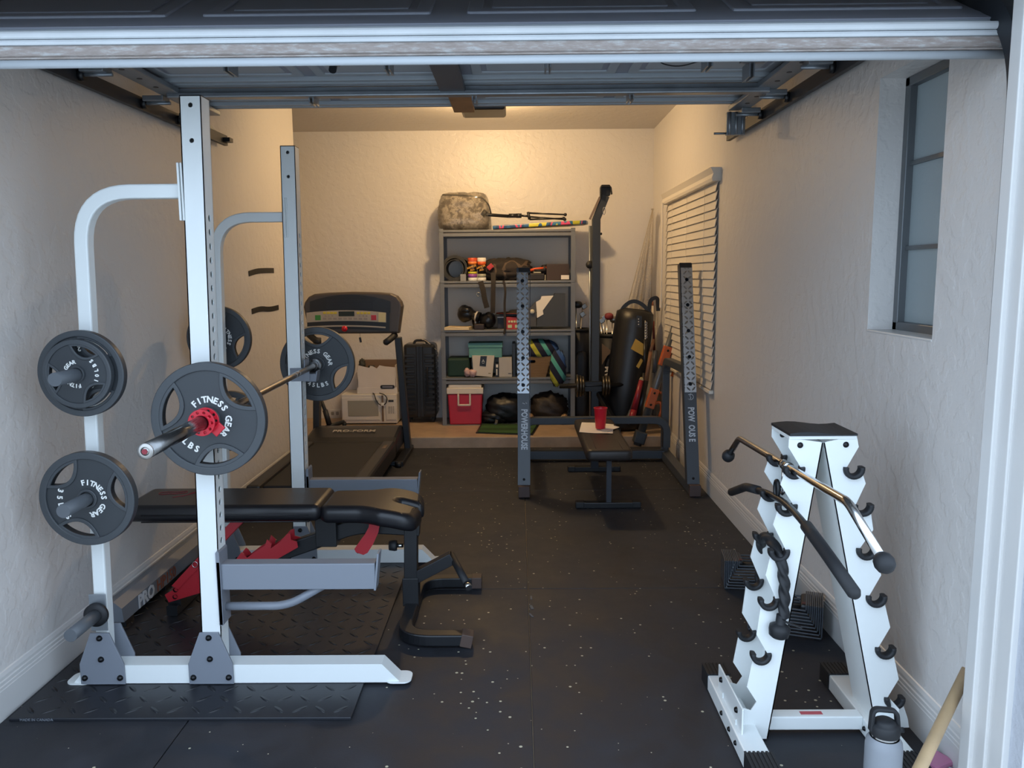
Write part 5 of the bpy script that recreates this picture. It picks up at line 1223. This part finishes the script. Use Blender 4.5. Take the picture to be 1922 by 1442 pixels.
b = MB(); P_ = [at(933, 786, Y=YS-.0), at(931, 795, Y=YS-.03), at(926, 803, Y=YS-.04)]; b.sweep(P_, [(-.012, -.003), (.012, -.003), (.012, .003), (-.012, .003)], smooth=False, up=(0, 1, 0)); one(b, 'hanging_strap', M_black, 'black strap hanging from the duffel bag over the bottom shelf edge', 'strap')
# turf strip in front of the shelf
q = [at(x, y, Z=ZS+.004) for x, y in ((893, 813), (1000, 817), (1012, 798), (903, 797))]
t = thing('turf_mat', 'small green turf mat on the step in front of the shelving unit', 'mat', (sum((p.x for p in q))/4, sum((p.y for p in q))/4, ZS))
b = MB(); b.prism([V(p.x, p.y, ZS) for p in q], (0, 0, .01)); b.build('rubber_backing', M_black, t)
b = MB(); cc = sum(q, V(0, 0, 0))/4; b.prism([cc+(V(p.x, p.y, ZS+.01)-cc)*.94+V(0, 0, 0) for p in q], (0, 0, .006)); Mtf = mat('turf_green', '#33582e', .9, bump=(400, .8)); nf = NT(Mtf); sy1 = nf.new('ShaderNodeSeparateXYZ'); nf.l.new(nf.co(), sy1.inputs[0]); nf.l.new(nf.ramp(nf.math('FRACT', nf.math('MULTIPLY', sy1.outputs[1], 4.2)), [(0, lin('#2f5228')), (.6, lin('#1d3a1c'))], 'CONSTANT'), nf.b.inputs['Base Color']); b.build('turf', Mtf, t)

# ================================================================== cable tower
YT = 7.45
def tt(x, y, dy=0): return at(x, y, Y=YT+dy)
t = thing('cable_tower', 'tall black cable tower with a bent top and small plates on its loading bar', 'cable machine', (tt(1116, 800).x, YT, ZS))
a0, a1, a2 = tt(1116, 795), tt(1116, 412), tt(1136, 368)
a0.z = ZS+.03
b = MB(); b.rtube([a0, V(a0.x+.003, YT, a1.z), a2], .075, .075, up=(0, 1, 0)); b.build('mast', mat('tower_slate', '#292d33', .45), t)
c = tt(1136, 358); b = MB(); b.flat([rrect(.085, .10, .012, 4, (c.x, c.z))], .07, frame((0, YT, 0), (1, 0, 0), (0, -1, 0)), bev=.004)
b.rtube([tt(1127, 372, -.05), tt(1127, 350, -.05), tt(1146, 350, -.05), tt(1148, 365, -.05)], .012, .05, fil=.02, up=(0, 1, 0), rad=.003); b.build('top_hook', M_black, t)
b = MB(); c = tt(1134, 396, -.04); b.tube([c+V(.011*math.cos(a), 0, .033*math.sin(a)) for a in [i*math.pi/9 for i in range(18)]], .0035, 8, closed=True); b.build('carabiner', M_chrome, t)
b = MB(); b.cyl(tt(1108, 790), tt(1107, 424), .010, seg=12); b.cyl(tt(1109, 790, .05), tt(1109, 424, .05), .010, seg=12); b.build('guide_rod', M_galv, t)
b = MB(); b.bar(tt(1107, 412, -.04), tt(1126, 370, -.04), .02, .012, up=(0, 1, 0)); b.build('cable_cover', mat('cover_tan', '#6e5f54', .4), t)
b = MB(); b.lathe([(0, -.012), (.036, -.012), (.03, 0), (.036, .012), (0, .012)], tt(1107, 497, -.02), (0, 1, 0), 24); b.build('pulley', M_rubk, t)
b = MB(); b.cyl(tt(1125, 439), tt(1130, 439), .008); b.lathe([(0, -.012), (.008, -.012), (.014, 0), (0, .004)], tt(1129, 439), (1, 0, 0), 12); b.build('knob', M_rubk, t)
b = MB(); b.cyl(tt(1050, 725, -.08), tt(1173, 722, -.08), .022); b.b2(tt(1098, 735, -.1), tt(1128, 715, -.02)); b.build('loading_bar', M_black, t)
for i, (x, r_, lab) in enumerate(((1083, .105, 'leftmost small steel plate on the cable tower loading bar'), (1089, .10, 'second small steel plate left of the tower mast'), (1094, .09, 'third small steel plate, touching the mast at its left'), (1132, .09, 'small steel plate touching the mast at its right'), (1137, .10, 'second small steel plate right of the tower mast'), (1142, .095, 'rightmost small steel plate on the cable tower loading bar'))):
    c = tt(x, 724.5, -.08); b = MB(); b.lathe([(.023, -.009), (r_*.35, -.010), (r_*.4, -.006), (r_*.85, -.006), (r_*.9, -.011), (r_, -.009), (r_, .009), (r_*.9, .011), (r_*.85, .006), (r_*.4, .006), (r_*.35, .010), (.023, .009)], c, (1, 0, 0), 32)
    one(b, 'small_plate', mat('bronze_plate', '#5c564c', .3, .8), lab, 'weight plate', 'small plates on the cable tower')
b = MB(); b.bar((a0.x, YT-.24, ZS+.03), (a0.x, YT+.2, ZS+.03), .07, .06, bev=.004); b.bar((a0.x-.14, YT-.2, ZS+.03), (a0.x+.22, YT-.2, ZS+.03), .06, .05, bev=.004); b.build('base', M_black, t)
b = MB(); b.bar((a0.x+.20, YT-.18, ZS+.05), (a0.x+.03, YT-.02, ZS+.36), .05, .04, bev=.004); b.build('brace', M_black, t)

# ================================================================== golf bags, clubs, heavy bag, bats
Mgb = mat('golf_nylon', '#171a22', .6, bump=(30, .2))
def golf_bag(px, py_top, r_, lab, Y0, lean=0):
    top = at(px, py_top, Y=Y0); t = thing('golf_bag', lab, 'golf bag', (top.x-lean, Y0, ZS), 'golf bags by the back wall')
    base = V(top.x-lean, Y0, ZS)
    b = MB(); H = top.z-ZS; P_ = [base, base.lerp(top, .3), base.lerp(top, .7), top]
    b.tube(P_, r_, 24, scale=[1, 1.05, .95, 1.0]); b.build('bag_body', Mgb, t)
    b = MB(); b.lathe([(r_*.8, -.02), (r_*1.06, -.02), (r_*1.06, .012), (r_*.8, .012)], top, (top-base).normalized()); b.build('top_collar', M_rubk, t)
    b = MB(); b.blob(base.lerp(top, .55)+V(0, -r_*.8, 0), (r_*.6, .05, H*.22), e=4, amp=.03, seg=20); b.blob(base.lerp(top, .2)+V(0, -r_*.8, 0), (r_*.65, .055, H*.15), e=4, amp=.03, seg=20); b.build('pocket', Mgb, t)
    b = MB(); b.tube([base.lerp(top, .85)+V(r_, -.03, 0), base.lerp(top, .6)+V(r_+.04, -.08, 0), base.lerp(top, .35)+V(r_, -.03, 0)], .012, 8, fil=.1); b.build('carry_strap', M_black, t)
    return t, base, top
t1, bs1, tp1 = golf_bag(1090, 618, .095, 'dark navy golf bag between the shelving unit and the cable tower', 7.96)
t2, bs2, tp2 = golf_bag(1146, 628, .12, 'black golf bag between the cable tower and the heavy bag, with white letters', 7.98)
b = MB(); c = at(1141, 706, Y=7.83); b.text('TEAM', .075, frame(c, (0, 0, 1), (0, -1, 0)), .002, .002); b.build('lettering', M_paper, t2)
b = MB(); q = [at(x, y, Y=7.82) for x, y in ((1130, 645), (1149, 660), (1140, 668), (1130, 685))]; b.prism(q, (0, .02, 0)); b.build('tan_panel', mat('tan_cloth', '#6d5c4c', .8), t2)
def club(px, py, base, lab, kind, m_):
    h = at(px, py, Y=7.97+random.uniform(-.03, .03)); t = thing('golf_club', lab, 'golf club', h, 'golf clubs in the bags')
    b = MB(); b.cyl(h, V(base.x+random.uniform(-.04, .04), base.y, base.z+.35), .005, seg=8); b.build('shaft', M_chrome, t)
    b = MB()
    if kind == 'iron': b.box(h+V(.02, 0, .01), (.055, .014, .05), Matrix.Rotation(R(-35), 3, 'Y'), .006)
    else: b.blob(h+V(.02, 0, .01), (.045, .04, .035), seg=16, amp=.03)
    b.build('club_head', m_, t)
Miron = mat('club_steel', '#8f8a84', .3, .9)
for px, py, k, m_, lab in ((1081, 574, 'wood', M_black, 'golf club with a dark rounded head, tallest in the left bag'), (1093, 577, 'iron', Miron, 'golf club with a steel head angled right in the left bag'), (1090, 592, 'iron', Miron, 'shorter golf club with a steel head in the left bag')): club(px, py, bs1, lab, k, m_)
for px, py, k, m_, lab in ((1126, 604, 'iron', Miron, 'golf iron nearest the tower mast in the right bag'), (1131, 598, 'iron', Miron, 'second golf iron from the tower mast in the right bag'), (1139, 596, 'wood', mat('cover_red', '#7d2b30', .6), 'golf club with a dark red head cover in the right bag'), (1149, 602, 'wood', Miron, 'golf club with a rounded steel head, middle of the right bag'), (1155, 600, 'iron', Miron, 'golf iron at the right of the right bag')): club(px, py, bs2, lab, k, m_)
# heavy bag
YH = 7.55
tb, bb = at(1193, 580, Y=YH), at(1163, 790, Y=YH); bb.z = ZS+.01; bb.y = YH-.04
t = thing('heavy_bag', 'black heavy punching bag leaning in the back right corner with a yellow tag', 'punching bag', (bb.x, bb.y, ZS))
d = (tb-bb).normalized(); rb = .18; Mhb = mat('bag_vinyl', '#1b1b1d', .42, bump=(30, .1))
b = MB(); L = (tb-bb).length; b.lathe([(0, 0), (rb*.93, .0), (rb, .03), (rb*1.02, L*.4), (rb, L*.9), (rb*.96, L*.97), (rb*.6, L), (0, L)], bb, d, 40); b.build('bag_body', Mhb, t)
b = MB(); P_ = [tb+V(-rb*.95, -.02, -.12), tb+V(-rb*.7, -.03, .02), tb+V(-.03, -.03, .085), tb+V(.07, -.03, .04), tb+V(rb*.8, -.03, -.06)]
b.sweep(fillet(P_, .12, 8), [(-.018, -.003), (.018, -.003), (.018, .003), (-.018, .003)], smooth=False, up=(0, 1, 0))
P_ = [tb+V(rb*.6, -.04, -.06), tb+V(rb*.75, -.03, .09), tb+V(rb*1.1, -.03, .11), tb+V(rb*1.15, -.03, -.02)]; b.sweep(fillet(P_, .08, 8), [(-.018, -.003), (.018, -.003), (.018, .003), (-.018, .003)], smooth=False, up=(0, 1, 0)); b.build('strap', M_black, t)
b = MB(); q = [at(x, y, Y=YH-.21) for x, y in ((1193, 636), (1208, 646), (1207, 668), (1184, 655))]; b.prism(q, (0, .004, 0)); q = [at(x, y, Y=YH-.205) for x, y in ((1203, 673), (1207, 677), (1199, 692), (1194, 688))]; b.prism(q, (0, .004, 0)); b.build('yellow_tag', mat('tag_yellow', '#b8933a', .6), t)
b = MB(); q = [at(x, y, Y=YH-.19) for x, y in ((1195, 592), (1205, 594), (1204, 615), (1194, 613))]; b.prism(q, (0, .003, 0)); b.m = 1
for y in (599, 604, 609): b.box(at(1198.5, y, Y=YH-.193), (.008, .004, .008))
b.build('printed_patch', [M_black, M_paper], t)
b = MB()
for i in range(13):
    c = at(1211+1.2*(i % 2), 604+i*2.6, Y=YH-.19); b.tube([c+V((.010 if i % 2 else .003)*math.cos(a), (.003 if i % 2 else .010)*math.sin(a), .012*math.sin(a)) for a in [k*math.pi/5 for k in range(10)]], .003, 6, closed=True)
b.build('chain', M_chrome, t)
# sticks and bats in the corner
def stick(name, lab, cat, segs, Y0, Y1, grp=None):
    """segs: (x, y, radius, material) from top to bottom"""
    n = len(segs); P_ = [at(s[0], s[1], Y=Y0+(Y1-Y0)*i/(n-1)) for i, s in enumerate(segs)]
    P_[-1].z = max(P_[-1].z, ZS+.005)
    t = thing(name, lab, cat, P_[-1], grp)
    nm_ = ('upper_part', 'middle_part', 'lower_part', 'tip', 'end')
    for i in range(n-1):
        b = MB(); b.cyl(P_[i], P_[i+1], segs[i][2], segs[i+1][2], 16); o = b.build(nm_[i], segs[i][3], t)
mR = mat('pole_red', '#7c2a26', .45); mW = mat('pole_white', '#cfc6b6', .45); mO = mat('pole_copper', '#9a6248', .45); mB = mat('bat_black', '#1b1a1c', .35); mRd = mat('bat_red', '#8a1f2c', .35); mG = mat('bat_grey', '#4a4c52', .45); mC = mat('camo_wrap', '#6e4d38', .6, var=.5)
stick('hockey_pole', 'tall slim pole banded copper, white and red in the back right corner', 'pole', [(1224, 560, .009, mO), (1225, 574, .010, mW), (1226, 603, .011, mR), (1228, 660, .012, mR), (1230, 790, .012, mB)], 7.78, 7.72)
stick('baseball_bat', 'black baseball bat standing closest to the heavy bag chain', 'bat', [(1211, 637, .014, mB), (1209, 700, .016, mB), (1199, 790, .028, mB)], 7.32, 7.25, 'bats beside the heavy bag')
stick('baseball_bat', 'camouflage wrapped baseball bat beside the tall banded pole', 'bat', [(1227, 638, .014, mC), (1221, 660, .017, mC), (1213, 715, .022, mB), (1196, 790, .03, mB)], 7.38, 7.20, 'bats beside the heavy bag')
stick('baseball_bat', 'red baseball bat leaning low against the heavy bag', 'bat', [(1204, 711, .016, mat('knob_cream', '#c7b988', .5)), (1203.5, 714, .021, mRd), (1190, 770, .030, mRd), (1184, 792, .032, mRd)], 7.26, 7.16, 'bats beside the heavy bag')
stick('baseball_bat', 'grey baseball bat at the foot of the heavy bag, lowest of the bats', 'bat', [(1196, 735, .012, mG), (1186, 770, .022, mG), (1176, 795, .028, mG)], 7.30, 7.24, 'bats beside the heavy bag')
stick('baseball_bat', 'dark grey bat standing right of the camouflage bat', 'bat', [(1230, 658, .022, mG), (1229, 700, .024, mG), (1227, 790, .022, mB)], 7.42, 7.34, 'bats beside the heavy bag')

# ================================================================== orange and grey storage pole
YO = 6.98
t = thing('storage_pole', 'grey steel pole with orange sleeves and hooks leaning against the right wall', 'storage pole', (1.06, YO, 0))
A, B_ = at(1196, 836, Y=YO-.02), at(1272, 596, Y=YO+.02); A.z = max(A.z, .02)
d = (B_-A).normalized(); Mpo = mat('pole_grey', '#5b5f64', .35, .4); Mor = mat('sleeve_orange', '#b5592c', .45)
b = MB(); b.cyl(A, B_, .036, .030, 24); b.build('pole', Mpo, t)
def onp(y): k = (y-836)/(596-836); return A.lerp(B_, k)
for y0, y1 in ((765, 729), (686, 650)):
    b = MB(); b.bar(onp(y0), onp(y1), .075, .075, up=(0, 1, 0), bev=.006); b.m = 1
    for y in (y0-7, y1+7): b.lathe([(0, -.008), (.008, -.006), (.011, 0)], onp(y)+V(-.0, -.038, 0), (0, 1, 0), 10)
    b.build('orange_sleeve', [Mor, M_bolt], t)
    b = MB(); q = onp(y1+6); b.tube([q+V(.03, 0, 0), q+V(.08, -.03, -.01), q+V(.10, -.05, -.01)], .013, 12, fil=.02); q = onp(y0-8); b.tube([q+V(.03, 0, 0), q+V(.085, -.02, .02), q+V(.10, -.02, -.05), q+V(.07, -.02, -.13)], .014, 12, fil=.04); b.build('hook', Mor, t)
b = MB(); b.bar(A+d*.02, A+d*.13, .10, .10, up=(0, 1, 0), bev=.01); b.build('foot_clamp', mat('clamp_black', '#33383f', .5), t)
# ================================================================== netting
p0 = at(1225, 392, Y=8.12); 
t = thing('hanging_net', 'thin white netting hanging from the back right corner down behind the heavy bag', 'net', (1.2, 8.05, .6))
Mn = mat('net_white', '#cfc5b4', .8, alpha=.5); nn = NT(Mn); vv = nn.new('ShaderNodeTexVoronoi'); vv.feature = 'DISTANCE_TO_EDGE'; vv.inputs['Scale'].default_value = 60; nn.l.new(nn.co(), vv.inputs[0]); nn.l.new(nn.math('MAXIMUM', .22, nn.math('LESS_THAN', vv.outputs['Distance'], .06)), nn.b.inputs['Alpha'])
for i, (xa, xb) in enumerate(((1172, 1186), (1184, 1200), (1198, 1222))):
    b = MB(); rows = 14; prev = None
    for j in range(rows+1):
        k = j/rows; row = []
        for m_ in range(7):
            u = m_/6; q = at(xa+(xb-xa)*u, 600, Y=8.10-.04*i); q = p0.lerp(q, k); q.y = 8.12-.05*k*(.5+.5*math.sin(u*6+i)); q.x = min(q.x, XR-.012); row.append(b.bm.verts.new(q))
        if prev:
            for m_ in range(6): f = b.bm.faces.new((prev[m_], prev[m_+1], row[m_+1], row[m_])); f.smooth = True
        prev = row
    b.build('net_fold', Mn, t)
b = MB()
for x in (1171, 1199, 1222): b.cyl(p0, at(x, 600, Y=8.09), .003, seg=6)
b.cyl((p0.x, p0.y, p0.z), (p0.x, YB, p0.z), .006); b.build('edge_cord', mat('net_cord', '#b9ad9a', .8), t)
for o in bpy.data.objects:
    if '_o' in o: del o['_o']
